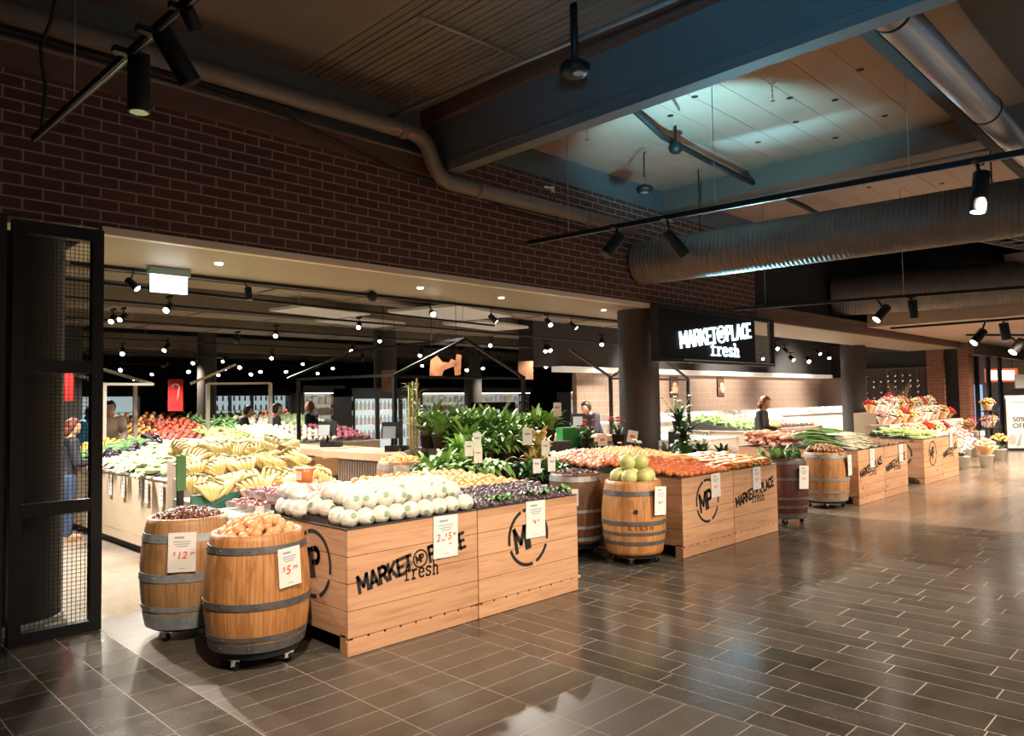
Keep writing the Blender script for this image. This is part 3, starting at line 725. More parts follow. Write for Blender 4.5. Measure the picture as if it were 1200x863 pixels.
def P_ball(name, mt, r, nu=12, nv=8, fn=None, extra=None):
    b = MB().ball((0, 0, 0), r, nu, nv, 0, fn)
    if extra: extra(b)
    return b.build(name, mt)
def dimple(d, u, v): return 1-.22*math.exp(-(v/.35)**2)-.10*math.exp(-((PI-v)/.3)**2)
# wrapped lettuces: two stepped rows along the front edge, a third layer behind
b = MB().ball((0, 0, 0), (.069, .069, .064), 20, 12, 0, lump(.03, 9, 11, .7)); let = b.build('wrapped_lettuce', M_LET)
b = MB(); n = 10; dirv = Vector((-.45, -.85, -.05)).normalized(); a = dirv.orthogonal().normalized(); c = dirv.cross(a)
pts = [dirv*.0715]
for ringi in (1, 2):
    for k in range(n):
        w = 2*PI*k/n; q = (dirv+(a*math.cos(w)+c*math.sin(w))*.15*ringi).normalized(); pts.append(Vector((q.x*.0722, q.y*.0722, q.z*.0672)))
fs = [(0, 1+k, 1+(k+1) % n) for k in range(n)]+[(1+k, 1+n+k, 1+n+(k+1) % n, 1+(k+1) % n) for k in range(n)]
b.add(pts, fs, 0, True); b.build('sticker', M_STK, let)
LETL = ['wrapped lettuce, %s from the left, %s row of the lettered crate' % (ORD[k], ['front bottom', 'front upper', 'second bottom', 'second upper', 'third bottom', 'third upper', 'rear bottom', 'rear upper'][L]) for L, n in enumerate((9, 8, 9, 8, 9, 8, 9, 8)) for k in range(n)]
sp = []
for L, (yy, zz, n, x0) in enumerate([(4.21, .858, 9, 2.71), (4.275, .955, 8, 2.77), (4.34, .862, 9, 2.71), (4.40, .985, 8, 2.77), (4.48, .90, 9, 2.71), (4.55, 1.0, 8, 2.77), (4.64, .90, 9, 2.71), (4.74, .93, 8, 2.77)]):
    for k in range(n):
        sp.append(((x0+k*.123+rnd.uniform(-.006, .006), yy+rnd.uniform(-.008, .008), zz), (rnd.uniform(-.5, .4), rnd.uniform(-.3, .3), rnd.uniform(-.8, .9)), rnd.uniform(.94, 1.03)))
scatter(let, sp[:len(LETL)], lambda i: LETL[i], 'lettuce', 'wrapped lettuces in the nearest crate')
sh = MB().box(2.665, 3.725, 4.17, 5.15, .74, .80).box(2.665, 3.725, 4.30, 5.15, .80, .84).build('lettuce_tray', LINER); tag(sh, 'dark stepped tray under the wrapped lettuces', 'tray')
# bagged cauliflowers at the left end
bg = P_ball('bagged_cauliflower', mat('clear_bag_white', (.74, .74, .72), .25, col2=(.82, .82, .80), scale=20, bump=.6, bscale=45), (.085, .085, .07), 20, 12, lump(.09, 13, 17, .3))
scatter(bg, [((2.70+.012*i, 4.80+.13*i-.26*(i > 2), .87+.1*(i > 2)), (rnd.uniform(-.3, .3), 0, i*1.3), 1) for i in range(5)], lambda i: 'white bagged cauliflower left of the lettuces, %s' % ['bottom front one', 'bottom middle one', 'bottom rear one', 'upper front one', 'upper rear one'][i], 'cauliflower', 'bagged cauliflowers beside the lettuces')
hill = lambda x0, x1, y0, y1, z, dz: (lambda x, y: z+dz*max(0, (y-y0)/(y1-y0)))
# pink apples in the second row, then oranges
ap = P_ball('pink_apple', M_APP, .036, 12, 8, dimple)
scatter(ap, heap(2.78, 3.70, 4.86, 6.15, hill(0, 0, 4.86, 6.15, .85, .05), .075, .2), 'pink apple in the pile behind the wrapped lettuces', 'apple', 'pink apples behind the lettuces')
orr = P_ball('orange', M_ORA, .040, 14, 9)
scatter(orr, heap(3.72, 4.86, 4.72, 5.72, hill(0, 0, 4.72, 5.72, .865, .05), .080, .15, layers=1), 'orange in the pile behind the dark purple fruit', 'orange', 'oranges behind the purple fruit')
pk = T('apple_punnet', 'clear punnet of dark plums on the left edge of the apples', 'punnet', (2.62, 5.62, .81), .2, 'plum punnets at the end of the bananas')
b = MB().box(-.075, .075, -.055, .055, 0, .004); b.add([(-.075, -.055, 0), (.075, -.055, 0), (.075, .055, 0), (-.075, .055, 0), (-.082, -.062, .06), (.082, -.062, .06), (.082, .062, .06), (-.082, .062, .06)], [(0, 1, 5, 4), (1, 2, 6, 5), (2, 3, 7, 6), (3, 0, 4, 7)])
b.build('tray', mat('clear_plastic', (.75, .78, .78), .15, alpha=.35), pk)
b = MB()
for i in range(12): b.ball((-.055+.037*(i % 4), -.035+.035*(i//4), .045+.012*(i % 2)), .022, 8, 6)
f = b.build('plums', mat('plum_skin', (.20, .04, .06), .3, col2=(.35, .12, .10), scale=20), pk); f['kind'] = 'stuff'
MB().box(-.03, .03, -.066, -.062, .005, .055).build('label', PAPER, pk)
kids(pk); spots = [(2.62, 5.62), (2.62, 5.45), (2.79, 5.5), (2.78, 5.68), (2.95, 5.42), (2.62, 5.30), (2.8, 5.34)]
for i, (x, y) in enumerate(spots[1:]): copy_tree(pk, (x, y, .81 if x < 2.75 else .88), (0, 0, rnd.uniform(-.4, .6)))
pk['label'] = 'clear punnet of plums among the apples and bananas'
for o in C.objects:
    if o.get('group') == 'plum punnets at the end of the bananas': pn = globals().get('pn', -1)+1; o['label'] = 'clear punnet of plums by the bananas, the %s of the cluster' % ['front left one', 'one behind the front left', 'rear middle one', 'rearmost one', 'front right one', 'frontmost small one', 'one nearest the bagged cauliflowers'][pn]
plt = MB().box(2.36, 2.74, 5.24, 5.75, .0, .808).build('plum_stand', mat('white_laminate', (.55, .50, .44), .5)); tag(plt, 'plain white stand under the plum punnets', 'stand')
tb = T('caramel_tub', 'round amber tub with white lid label beside the bananas', 'tub', (3.18, 5.62, .965), 0)
MB().lathe([(0, 0), (.062, 0), (.078, .11), (.075, .112), (0, .112)], 28).build('tub', mat('amber_plastic', (.55, .20, .06), .25), tb)
MB().lathe([(0, .112), (.082, .112), (.082, .122), (0, .124)], 28, (0, 0, 0), 0, False).build('lid', mat('clear_lid', (.75, .6, .5), .2), tb)
MB().obox((-.072, -.032, .06), (.004, .05, .07), Matrix.Rotation(.42, 3, 'Z')).build('label', PAPER, tb)
# dark purple fruit with a sprig of leaves
fg = P_ball('purple_fruit', M_FIG, (.023, .023, .034), 8, 6)
scatter(fg, heap(3.80, 4.87, 4.165, 4.70, hill(0, 0, 4.165, 4.70, .815, .07), .047, .35, sc=(.85, 1.15))[:300], 'small dark purple fruit in the heap on the ring logo crate', 'fruit', 'dark purple fruit on the second crate')
sh = MB(); sh.add([(3.79, 4.165, .752), (4.88, 4.165, .752), (4.88, 4.70, .752), (3.79, 4.70, .752), (3.79, 4.165, .805), (4.88, 4.165, .805), (4.88, 4.70, .875), (3.79, 4.70, .875)], [(4, 5, 6, 7), (0, 1, 5, 4), (1, 2, 6, 5), (2, 3, 7, 6), (3, 0, 4, 7)])
tag(sh.build('fruit_tray', LINER), 'dark sloping tray under the purple fruit', 'tray')
def blade(b, base, ang, L, w, droop, mi=0, lift=.9, n=5, twist=0):
    """an arching leaf with a folded midrib"""
    cs, sn = math.cos(ang), math.sin(ang); pts = []
    for i in range(n+1):
        f = i/n; r = L*(f*(1-lift*.45)+.0); z = L*lift*f-droop*L*f*f
        ww = w*math.sin(PI*min(1, .12+f*.88))**.8*(1 if f < 1 else .05)
        c = Vector(base)+Vector((cs*r, sn*r, z)); sd = Vector((-sn, cs, 0))
        pts += [c+sd*ww/2+Vector((0, 0, ww*.16)), c, c-sd*ww/2+Vector((0, 0, ww*.16))]
    fs = []
    for i in range(n):
        k = i*3; fs += [(k, k+1, k+4, k+3), (k+1, k+2, k+5, k+4)]
    b.add(pts, fs, mi, True)
b = MB()
for k in range(7): blade(b, (0, 0, 0), k*.9, .10+.02*(k % 3), .05, .8)
sg = b.build('leaf_sprig', M_LEAF); scatter(sg, [((x, 4.19+rnd.uniform(0, .05), .835), (rnd.uniform(-.3, .3), 0, rnd.uniform(0, 6)), 1) for x in (4.0, 4.06, 4.12, 4.40, 4.55, 4.78, 4.84)], 'green leaf sprig tucked along the front of the purple fruit', 'leaf', 'leaf sprigs in the purple fruit')
# barrels: peaches, chestnuts, melons, dates, small oranges, leaf vegetables, onions
pe = P_ball('peach', M_PEA, (.035, .033, .031), 12, 8, lump(.05, 6, 7, 1.1))
scatter(pe, disc_heap(2.245, 4.56, .236, .79, .062, .075, (.85, 1.1))+disc_heap(2.245, 4.56, .17, .845, .066, .05), 'peach in the heap on the nearest barrel', 'peach', 'peaches in the front barrel')
tag(MB().lathe([(0, .07), (.12, .06), (.2, .035), (.262, 0), (0, 0)], 28, (2.245, 4.56, .765)).build('fill_cone', LINER), 'dark cone of packing under the heaped peaches', 'packing')
ch = P_ball('chestnut', M_CHE, (.021, .019, .017), 8, 6)
scatter(ch, disc_heap(2.17, 5.47, .245, .805, .036, .07, (.8, 1.2))[:300], 'glossy chestnut in the heap on the paler barrel', 'chestnut', 'chestnuts in the paler barrel')
tag(MB().lathe([(0, .062), (.12, .054), (.2, .03), (.262, 0), (0, 0)], 28, (2.17, 5.47, .78)).build('fill_cone', mat('chestnut_brown', (.05, .02, .012), .6)), 'brown cone of packing under the chestnuts', 'packing')
ml = P_ball('green_melon', M_MEL, (.082, .082, .078), 24, 14, lambda d, u, v: 1+.006*math.cos(10*u))
scatter(ml, [((6.13+.150*math.cos(k*PI/3+.4), 4.44+.150*math.sin(k*PI/3+.4), .842), (.3*k, .2, k), 1) for k in range(6)]+[((6.13, 4.44, .85), (0, 0, 0), 1), ((6.06, 4.45, .985), (.2, .3, 0), 1), ((6.20, 4.39, .98), (.2, .3, 2), 1), ((6.16, 4.53, .98), (.5, .3, 2), .95)], lambda i: 'pale green melon, %s of the pyramid on its barrel' % (['bottom ring, %s around' % ORD[q] for q in range(6)]+['hidden middle', 'upper layer on the left', 'upper layer on the right', 'upper layer at the back'])[i], 'melon', 'melons piled on the barrel')
da = P_ball('date', M_DAT, (.018, .018, .028), 8, 6)
scatter(da, disc_heap(6.10, 5.17, .25, .805, .046, .06), 'dark date in the heap on the dark brown barrel', 'date', 'dates in the dark barrel')
tag(MB().lathe([(0, .05), (.2, .03), (.252, 0), (0, 0)], 28, (6.10, 5.17, .787)).build('fill_cone', LINER), 'dark cone of packing under the dates', 'packing')
so = P_ball('small_orange', M_ORA, .030, 10, 7)
scatter(so, disc_heap(5.08, 6.85, .24, .945, .058, .06), 'small orange in the heap on the pale barrel by the checkout', 'orange', 'small oranges on the checkout barrel')
b = MB()
for k in range(9): blade(b, (0, 0, 0), rnd.uniform(-.6, .6)+(PI if k % 2 else 0), rnd.uniform(.12, .22), .07, .9, 0, .6)
for k in range(4): b.tube([(0, 0, 0), (.05, .01*k, .02), (.10, .02*k-.02, .01)], [.012, .010, .004], 6, 1)
bk = b.build('leaf_vegetable', [M_LEAF, M_PALEG]); scatter(bk, disc_heap(9.28, 4.36, .25, .80, .12, .06, (.9, 1.3)), 'bunch of dark leaf vegetables on the red stained barrel', 'vegetable', 'leaf vegetables on the red barrel')
def onion_fn(d, u, v): return 1+.35*math.exp(-(v/.22)**2)
on = P_ball('brown_onion', M_ONI, (.045, .045, .042), 12, 9, onion_fn)
scatter(on, disc_heap(10.93, 4.50, .26, .79, .092, .09, (.9, 1.1)), 'brown onion in the heap on the honey barrel', 'onion', 'brown onions in the barrel')
tag(MB().lathe([(0, .07), (.15, .05), (.262, 0), (0, 0)], 28, (10.93, 4.50, .762)).build('fill_cone', LINER), 'dark cone of packing under the onions', 'packing')
# tomatoes, carrots, nectarines, apricots
def slope_tray(name, x0, x1, y0, y1, z0, z1, label, zb=.752):
    q = MB().add([(x0, y0, zb), (x1, y0, zb), (x1, y1, zb), (x0, y1, zb), (x0, y0, z0), (x1, y0, z0), (x1, y1, z1), (x0, y1, z1)], [(4, 5, 6, 7), (0, 1, 5, 4), (1, 2, 6, 5), (2, 3, 7, 6), (3, 0, 4, 7)])
    return tag(q.build(name, LINER), label, 'tray')
slope_tray('tomato_tray', 6.56, 7.54, 4.17, 5.18, .79, .87, 'dark sloping tray under the tomatoes')
tm = P_ball('tomato', M_TOM, (.040, .040, .035), 12, 8, dimple)
scatter(tm, heap(6.60, 7.52, 4.19, 5.16, hill(0, 0, 4.19, 5.16, .825, .08), .079, .2, 'z'), 'red tomato in the pile on the crate beside the melons', 'tomato', 'tomatoes on the third crate')
slope_tray('carrot_tray', 7.60, 8.60, 4.17, 5.18, .79, .87, 'dark sloping tray under the carrots')
b = MB().tube([(0, -.10, 0), (0, -.08, 0), (0, 0, .004), (0, .09, 0)], [.012, .021, .017, .004], 8); b.tube([(0, -.10, 0), (0, -.13, .006)], [.005, .004], 5, 1)
cr = b.build('carrot', [M_CAR, M_LEAF])
scatter(cr, heap(7.64, 8.58, 4.28, 5.10, hill(0, 0, 4.28, 5.10, .82, .08), .048, .2, 0, ystep=.11)+heap(7.66, 8.56, 4.27, 4.9, hill(0, 0, 4.27, 4.9, .855, .06), .06, .2, 0, ystep=.13), 'orange carrot laid in the rows on the lettered crate', 'carrot', 'carrots on the fourth crate')
slope_tray('nectarine_tray', 6.68, 7.68, 5.29, 6.32, .79, .90, 'dark sloping tray under the nectarines', .78)
nc = P_ball('nectarine', M_NEC, .038, 10, 7)
scatter(nc, heap(6.70, 7.66, 5.30, 6.30, hill(0, 0, 5.3, 6.3, .83, .11), .080, .2), 'pale nectarine in the pile behind the tomatoes', 'nectarine', 'nectarines behind the tomatoes')
slope_tray('apricot_tray', 7.72, 8.62, 5.29, 6.32, .79, .90, 'dark sloping tray under the apricots', .78)
acr = P_ball('apricot', mat('apricot_skin', (.82, .42, .15), .5, col2=(.84, .52, .26), scale=12), .034, 10, 7)
scatter(acr, heap(7.74, 8.60, 5.30, 6.30, hill(0, 0, 5.3, 6.3, .83, .11), .074, .2), 'apricot in the pile behind the carrots', 'apricot', 'apricots behind the carrots')
# spring onions, potatoes, sweet potatoes, red onions, celery
b = MB()
for k in range(3):
    dx = .012*(k-1); b.tube([(dx, -.24, 0), (dx, -.20, 0), (dx*1.3, -.05, .012)], [.006, .011, .008], 6, 0)
    b.tube([(dx*1.3, -.05, .012), (dx*2.5, .12, .03), (dx*5, .30, .015), (dx*7, .42, -.03)], [.009, .011, .008, .002], 6, 1)
sp_o = b.build('spring_onion', [M_LEEKW, M_LEEKG])
slope_tray('spring_onion_tray', 11.36, 12.36, 4.22, 5.15, .79, .88, 'dark sloping tray under the spring onions')
spots = []
for L in range(5):
    for k in range(15): spots.append(((11.42+.065*k+rnd.uniform(-.02, .02), 4.50+.06*L+rnd.uniform(-.05, .05), .83+.045*L), (rnd.uniform(.0, .2), rnd.uniform(-.2, .2), rnd.uniform(.2, .75)), rnd.uniform(.95, 1.2)))
scatter(sp_o, spots, 'bundle of long spring onions on the crate beside the onion barrel', 'spring onion', 'spring onions on the crate')
slope_tray('potato_tray', 12.44, 13.45, 4.22, 5.15, .78, .86, 'dark sloping tray under the potatoes')
po = P_ball('potato', M_POT, (.045, .036, .033), 10, 7, lump(.06, 5, 6, .4))
scatter(po, heap(12.46, 13.44, 4.24, 5.12, hill(0, 0, 4.24, 5.12, .81, .08), .085, .25), 'brown potato in the heap right of the spring onions', 'potato', 'potatoes on the crate')
sw = P_ball('sweet_potato', M_SWP, (.10, .045, .042), 12, 8, lump(.08, 5, 6, .9))
scatter(sw, heap(11.42, 12.28, 5.28, 6.06, hill(0, 0, 5.28, 6.06, .83, .08), .15, .25, 'z', ystep=.10, layers=2), 'sweet potato in the heap behind the spring onions', 'sweet potato', 'sweet potatoes behind the spring onions')
ro = P_ball('red_onion', M_RON, (.042, .042, .038), 10, 8, onion_fn)
scatter(ro, heap(12.54, 14.36, 5.28, 6.06, hill(0, 0, 5.28, 6.06, .84, .12), .092, .2), 'red onion in the heap behind the potatoes', 'onion', 'red onions behind the potatoes')
b = MB()
for k in range(5):
    a = k*1.25; b.tube([(.014*math.cos(a), -.16, .014*math.sin(a)), (.018*math.cos(a), 0, .018*math.sin(a)), (.03*math.cos(a), .12, .03*math.sin(a))], [.014, .011, .007], 6, 0)
for k in range(6): blade(b, (0, .11, 0), PI/2+(k-2.5)*.35, .12, .05, .6, 1, .4)
ce = b.build('celery', [M_PALEG, M_LEAF])
slope_tray('celery_tray', 14.66, 15.68, 4.30, 5.2, .78, .88, 'dark sloping tray under the celery')
scatter(ce, heap(14.72, 15.66, 4.45, 5.1, hill(0, 0, 4.45, 5.1, .82, .1), .085, .2, 0, ystep=.14, layers=2), 'bunch of celery on the crate with the side ring logo', 'celery', 'celery on the far crate')
slope_tray('lavender_tray', 15.76, 16.76, 4.30, 5.2, .78, .84, 'dark sloping tray on the last crate')
tu = P_ball('turnip', mat('turnip_skin', (.62, .42, .50), .45, col2=(.74, .70, .62), scale=8), .04, 10, 7, onion_fn)
scatter(tu, heap(15.8, 16.74, 4.33, 5.1, hill(0, 0, 4.33, 5.1, .82, .06), .085, .2), 'purple topped turnip on the last crate by the flowers', 'turnip', 'turnips on the last crate')
# bananas on a stepped stand
st = T('banana_stand', 'stepped dark stand carrying the bananas behind the barrels', 'stand', (0, 0, 0))
for k, (x0, y0, y1, z) in enumerate([(2.42, 6.02, 6.42, .84), (2.58, 6.42, 6.86, .97), (2.74, 6.86, 7.42, 1.09)]):
    MB().box(x0, 3.74, y0, y1, 0, z).build('step', mat('stand_laminate', (.40, .32, .24), .5), st)
MB().box(2.40, 3.76, 5.99, 6.02, .10, .90).build('front_board', mat('teal_board', (.04, .16, .12), .5), st)
b = MB(); nb = 5
for k in range(nb):
    a = (k-(nb-1)/2)*.30; pts = []; rs = [.007, .016, .0195, .0185, .015, .005]
    for i in range(6):
        f = i/5; th = f*1.45; r_ = .115
        p = Vector((0, -r_*math.sin(th)*1.15, -r_*(1-math.cos(th))*1.15+.02)); p = Matrix.Rotation(a, 3, 'Y') @ p; p.x += a*.15; pts.append(p)
    b.tube(pts, rs, 7, 0, False); b.tube([pts[0], Vector((a*.03, .03, .03))], [.008, .012], 6, 1); b.tube([pts[-1], pts[-1]+(pts[-1]-pts[-2])*.16], [.006, .004], 6, 1)
ba = b.build('banana_bunch', [M_BAN, M_BANG]); spots = []
for (x0, y, z, n) in [(2.50, 6.05, .965, 9), (2.50, 6.24, 1.00, 9), (2.64, 6.48, 1.10, 8), (2.64, 6.66, 1.135, 8), (2.80, 6.90, 1.215, 7), (2.80, 7.08, 1.25, 7), (2.84, 7.27, 1.235, 7)]:
    for k in range(n): spots.append(((x0+k*.143+rnd.uniform(-.05, .05), y+rnd.uniform(-.03, .03), z+rnd.uniform(-.015, .015)), (rnd.uniform(-.35, .5), rnd.uniform(-.5, .5), rnd.uniform(-1.2, .5)), rnd.uniform(.82, 1.02)))
BANL = ['banana bunch, %s from the left in the %s row of the stepped stand' % (ORD[k], ['lowest front', 'lowest back', 'middle front', 'middle back', 'top front', 'top middle', 'rearmost'][L]) for L, n in enumerate((9, 9, 8, 8, 7, 7, 7)) for k in range(n)]
scatter(ba, spots, lambda i: BANL[i], 'bananas', 'banana bunches on the stepped stand')
sg = T('green_sign_stand', 'green sign on a thin black post between barrel and bananas', 'sign', (2.28, 5.90, 0))
MB().cyl((0, 0, 0), (0, 0, 1.02), .011, None, 10).build('post', BLACK, sg); MB().lathe([(0, 0), (.11, 0), (.11, .012), (0, .014)], 20).build('base', BLACK, sg)
MB().box(-.035, .035, -.018, .002, .96, 1.23).build('board', mat('sign_green', (.08, .22, .07), .5), sg); MB().box(-.028, .028, .004, .010, .70, .96).build('clip', BLACK, sg)
# ------------------------------------------------------------------ long laminate counter and produce islands of the hall
LAMB = mat('beige_laminate', (.52, .42, .31), .45, col2=(.48, .385, .28), scale=1.2)
def island(x0, x1, y0, y1, H, body, label, cards=0, face='x'):
    t = T('produce_island', label, 'produce island', ((x0+x1)/2, (y0+y1)/2, 0), 0, 'produce islands in the hall'); hx, hy = (x1-x0)/2, (y1-y0)/2
    MB().box(-hx+.06, hx-.06, -hy+.06, hy-.06, 0, .10).build('plinth', BLACKM, t)
    b = MB().box(-hx, hx, -hy, hy, .10, .20).box(-hx+.004, hx-.004, -hy+.004, hy-.004, .20, .206); b.build('skirt', body, t)
    MB().box(-hx, hx, -hy, hy, .206, H-.02).build('body', body, t)
    MB().box(-hx-.015, hx+.015, -hy-.015, hy+.015, H-.02, H).build('rim', mat('bright_rim', (.62, .58, .52), .35), t)
    return t
island(2.92, 3.92, 7.62, 13.2, .87, LAMB, 'long beige laminate counter of leeks behind the paler barrel')
for k, y in enumerate((8.0, 8.42, 8.60, 9.15, 9.6, 10.4)):
    h = .24; t = T('shelf_ticket', 'clear price ticket on the beige counter side, %s from the near end' % ORD[k], 'ticket', (2.90, y, .83), 0, 'price tickets along the beige counter')
    MB().box(-.006, 0, -.05, .05, -h, 0).build('sleeve', mat('ticket_sleeve', (.62, .60, .56), .3), t); b = MB()
    for q in range(4): b.box(-.0075, -.006, -.035, .035-.01*q, -.05-.045*q, -.03-.045*q)
    b.build('print', GREYINK, t)
def mound(x0, x1, y0, y1, z0, z1, label, name='display_mound', mt=None, sideways=False):
    q = MB()
    if sideways: top = [(x0, y0, z0), (x1, y0, z1), (x1, y1, z1), (x0, y1, z0)]
    else: top = [(x0, y0, z0), (x1, y0, z0), (x1, y1, z1), (x0, y1, z1)]
    zb = .855; q.add([(a, b_, zb) for a, b_, _ in top]+top, [(4, 5, 6, 7), (0, 1, 5, 4), (1, 2, 6, 5), (2, 3, 7, 6), (3, 0, 4, 7)])
    return tag(q.build(name, mt or LINER), label, 'display tray')
mound(2.96, 3.88, 7.66, 13.1, .875, 1.10, 'long sloping tray under the leeks on the beige counter', sideways=True)
sx = lambda x, y: .91+.245*(x-2.96)
b = MB().tube([(0, -.25, 0), (0, -.22, 0), (0, -.02, 0)], [.012, .022, .020], 8, 0); b.tube([(0, -.02, 0), (0, .12, .01), (.01, .24, .03)], [.021, .024, .018], 8, 1)
for k in range(4): blade(b, (0, .12, .01), PI/2+(k-1.5)*.3, .20, .04, .5, 1, .3)
lk = b.build('leek', [M_LEEKW, M_PALEG])
scatter(lk, heap(3.05, 3.82, 8.3, 10.0, sx, .11, .25, PI/2, (.9, 1.15), ystep=.16, layers=1), 'leek laid across the beige counter', 'leek', 'leeks on the beige counter')
fn = P_ball('fennel_bulb', M_PALEG, (.06, .05, .075), 10, 8, onion_fn)
scatter(fn, heap(3.02, 3.84, 7.7, 8.25, sx, .13, .2), 'pale fennel bulb at the near end of the beige counter', 'fennel', 'fennel on the beige counter')
rc = P_ball('red_capsicum', M_CAPR, (.045, .045, .05), 10, 8, dimple)
scatter(rc, [((3.02+.05*i, 9.0+.09*(i % 3), .955), (i, .5*i, i), 1) for i in range(5)], 'red capsicum at the front edge among the leeks', 'capsicum', 'red capsicums among the leeks')
egg = P_ball('eggplant', M_EGG, (.05, .05, .11), 10, 8, lambda d, u, v: 1-.25*d.z)
scatter(egg, heap(3.05, 3.82, 10.15, 10.8, sx, .17, .25), 'dark eggplant behind the leeks on the beige counter', 'eggplant', 'eggplants on the beige counter')
broc = P_ball('broccoli', M_BROC, (.08, .08, .065), 12, 9, lump(.12, 22, 19, .6)); 
scatter(broc, heap(3.05, 3.82, 10.9, 11.8, sx, .16, .2, 'z'), 'green broccoli head at the far end of the beige counter', 'broccoli', 'broccoli on the beige counter')
lem = P_ball('lemon', M_LEM, (.033, .033, .043), 10, 7)
scatter(lem, heap(3.05, 3.82, 11.9, 13.0, sx, .12, .25), 'lemon in the pile at the far end of the beige counter', 'lemon', 'lemons on the beige counter')
# white sided stand behind the bananas
wp = MB().box(3.97, 4.75, 8.45, 11.2, .0, .95).build('white_stand', WHITE_M); tag(wp, 'white sided bulk stand behind the bananas', 'stand')
b = MB()
for k in range(12): b.box(3.97+.065*k, 3.997+.065*k, 8.435, 8.45, .15, 1.16)
b.box(3.97, 4.75, 8.43, 8.452, 1.14, 1.17); b.box(3.95, 3.97, 8.44, 11.2, .95, 1.16)
tag(b.build('white_slat_guard', WHITE_M), 'white slatted guard rail standing up behind the bananas', 'guard rail')
cau = P_ball('cauliflower', M_CAUL, (.085, .085, .07), 14, 9, lump(.10, 18, 21, .3))
scatter(cau, heap(4.05, 4.70, 8.55, 9.8, lambda x, y: 1.06, .175, .15, 'z', layers=1), 'creamy cauliflower head on the white stand behind the bananas', 'cauliflower', 'cauliflowers on the white stand')
cab = P_ball('pale_cabbage', mat('pale_cabbage', (.50, .60, .34), .5, col2=(.64, .68, .46), scale=14, bump=.4), (.09, .09, .08), 14, 9, lump(.06, 7, 9, .3))
scatter(cab, heap(4.05, 4.70, 9.9, 11.1, lambda x, y: 1.07, .18, .15), 'pale green cabbage on the white stand behind the bananas', 'cabbage', 'cabbages on the white stand')
for k, (x, y, n_) in enumerate([(4.45, 7.55, 'a'), (4.25, 8.12, 'b')]):
    t = T('cardboard_carton', ['small brown cardboard carton of fruit beside the checkout barrel', 'brown cardboard carton behind the bananas'][k], 'carton', (x, y, 0), .2+k)
    zz = [1.0, 1.16][k]
    b = MB().box(-.17, .17, -.13, .13, zz-.2, zz-.19).box(-.17, .17, -.13, -.122, zz-.2, zz).box(-.17, .17, .122, .13, zz-.2, zz).box(-.17, -.162, -.13, .13, zz-.2, zz).box(.162, .17, -.13, .13, zz-.2, zz)
    b.build('box', mat('cardboard', (.42, .25, .12), .8), t); MB().box(-.17, .17, -.13, .13, 0, zz-.2).build('stand', LINER, t)
    MB().box(-.19, -.17, -.02, .10, zz-.02, zz).box(-.25, -.17, -.13, .13, zz-.004, zz).build('flap', MATS['cardboard'], t)
# further islands
def rows_of(protos, x0, x1, y0, y1, zf, step, group, dx):
    n = len(protos); w = (x1-x0)/n
    for i, (p, lab, cat) in enumerate(protos):
        hs = heap(x0+i*w+.04, x0+(i+1)*w-.04, y0, y1, zf, step, .2)
        scatter(p, hs, lab, cat, group+' '+cat)
def PB(name, c1, c2, r, fn=None): return P_ball(name, mat(name+'_skin', c1, .45, col2=c2, scale=12), r, 9, 6, fn)
island(4.6, 8.6, 12.3, 13.9, .90, LAMB, 'wide island of red and green produce behind the white stand')
mound(4.65, 8.55, 12.35, 13.8, .905, 1.16, 'sloping tray of the wide island behind the white stand')
zz_ = lambda x, y: .96+.18*(y-12.35)
rows_of([(PB('red_apple', (.55, .05, .04), (.66, .18, .10), .042, dimple), 'red apple on the wide island behind the white stand', 'apple'),
         (PB('sweet_corn', (.62, .62, .22), (.45, .55, .18), (.035, .035, .10)), 'sweet corn cob on the wide island behind the white stand', 'corn'),
         (PB('iceberg', (.45, .60, .30), (.62, .70, .44), .08, lump(.08, 7, 9, 1)), 'round green lettuce on the wide island behind the white stand', 'lettuce'),
         (PB('mushroom_cap', (.70, .62, .52), (.60, .50, .40), (.05, .05, .035)), 'pale mushroom on the wide island behind the white stand', 'mushroom'),
         (PB('beetroot', (.18, .02, .05), (.28, .06, .09), .048), 'beetroot on the wide island behind the white stand', 'beetroot')], 4.7, 8.5, 12.42, 13.7, zz_, .125, 'wide island', 0)
island(4.9, 10.5, 16.0, 18.2, .90, LAMB, 'rear island of red and orange produce before the warm grey column')
mound(4.95, 10.4, 16.05, 18.1, .905, 1.28, 'tall sloping tray of the rear island')
zr = lambda x, y: .97+.185*(y-16.05)
rows_of([(PB('mandarin', (.82, .34, .06), (.86, .44, .12), .045), 'mandarin on the rear island', 'mandarin'),
         (PB('red_pepper', (.62, .05, .03), (.70, .14, .05), (.05, .05, .06), dimple), 'red pepper on the rear island', 'pepper'),
         (PB('zucchini', (.08, .20, .05), (.16, .32, .10), (.03, .03, .12)), 'zucchini on the rear island', 'zucchini'),
         (PB('celeriac', (.70, .64, .50), (.58, .50, .36), .065), 'pale celeriac on the rear island', 'celeriac'),
         (PB('green_cabbage', (.30, .46, .20), (.44, .58, .30), .085, lump(.08, 7, 9, 1)), 'green cabbage on the rear island', 'cabbage')], 5.0, 10.3, 16.1, 18.0, zr, .165, 'rear island', 0)
island(6.2, 14.0, 21.5, 23.2, .95, LAMB, 'farthest island of orange fruit before the fridges')
mound(6.3, 13.9, 21.6, 23.1, .955, 1.40, 'tall sloping tray of the farthest island')
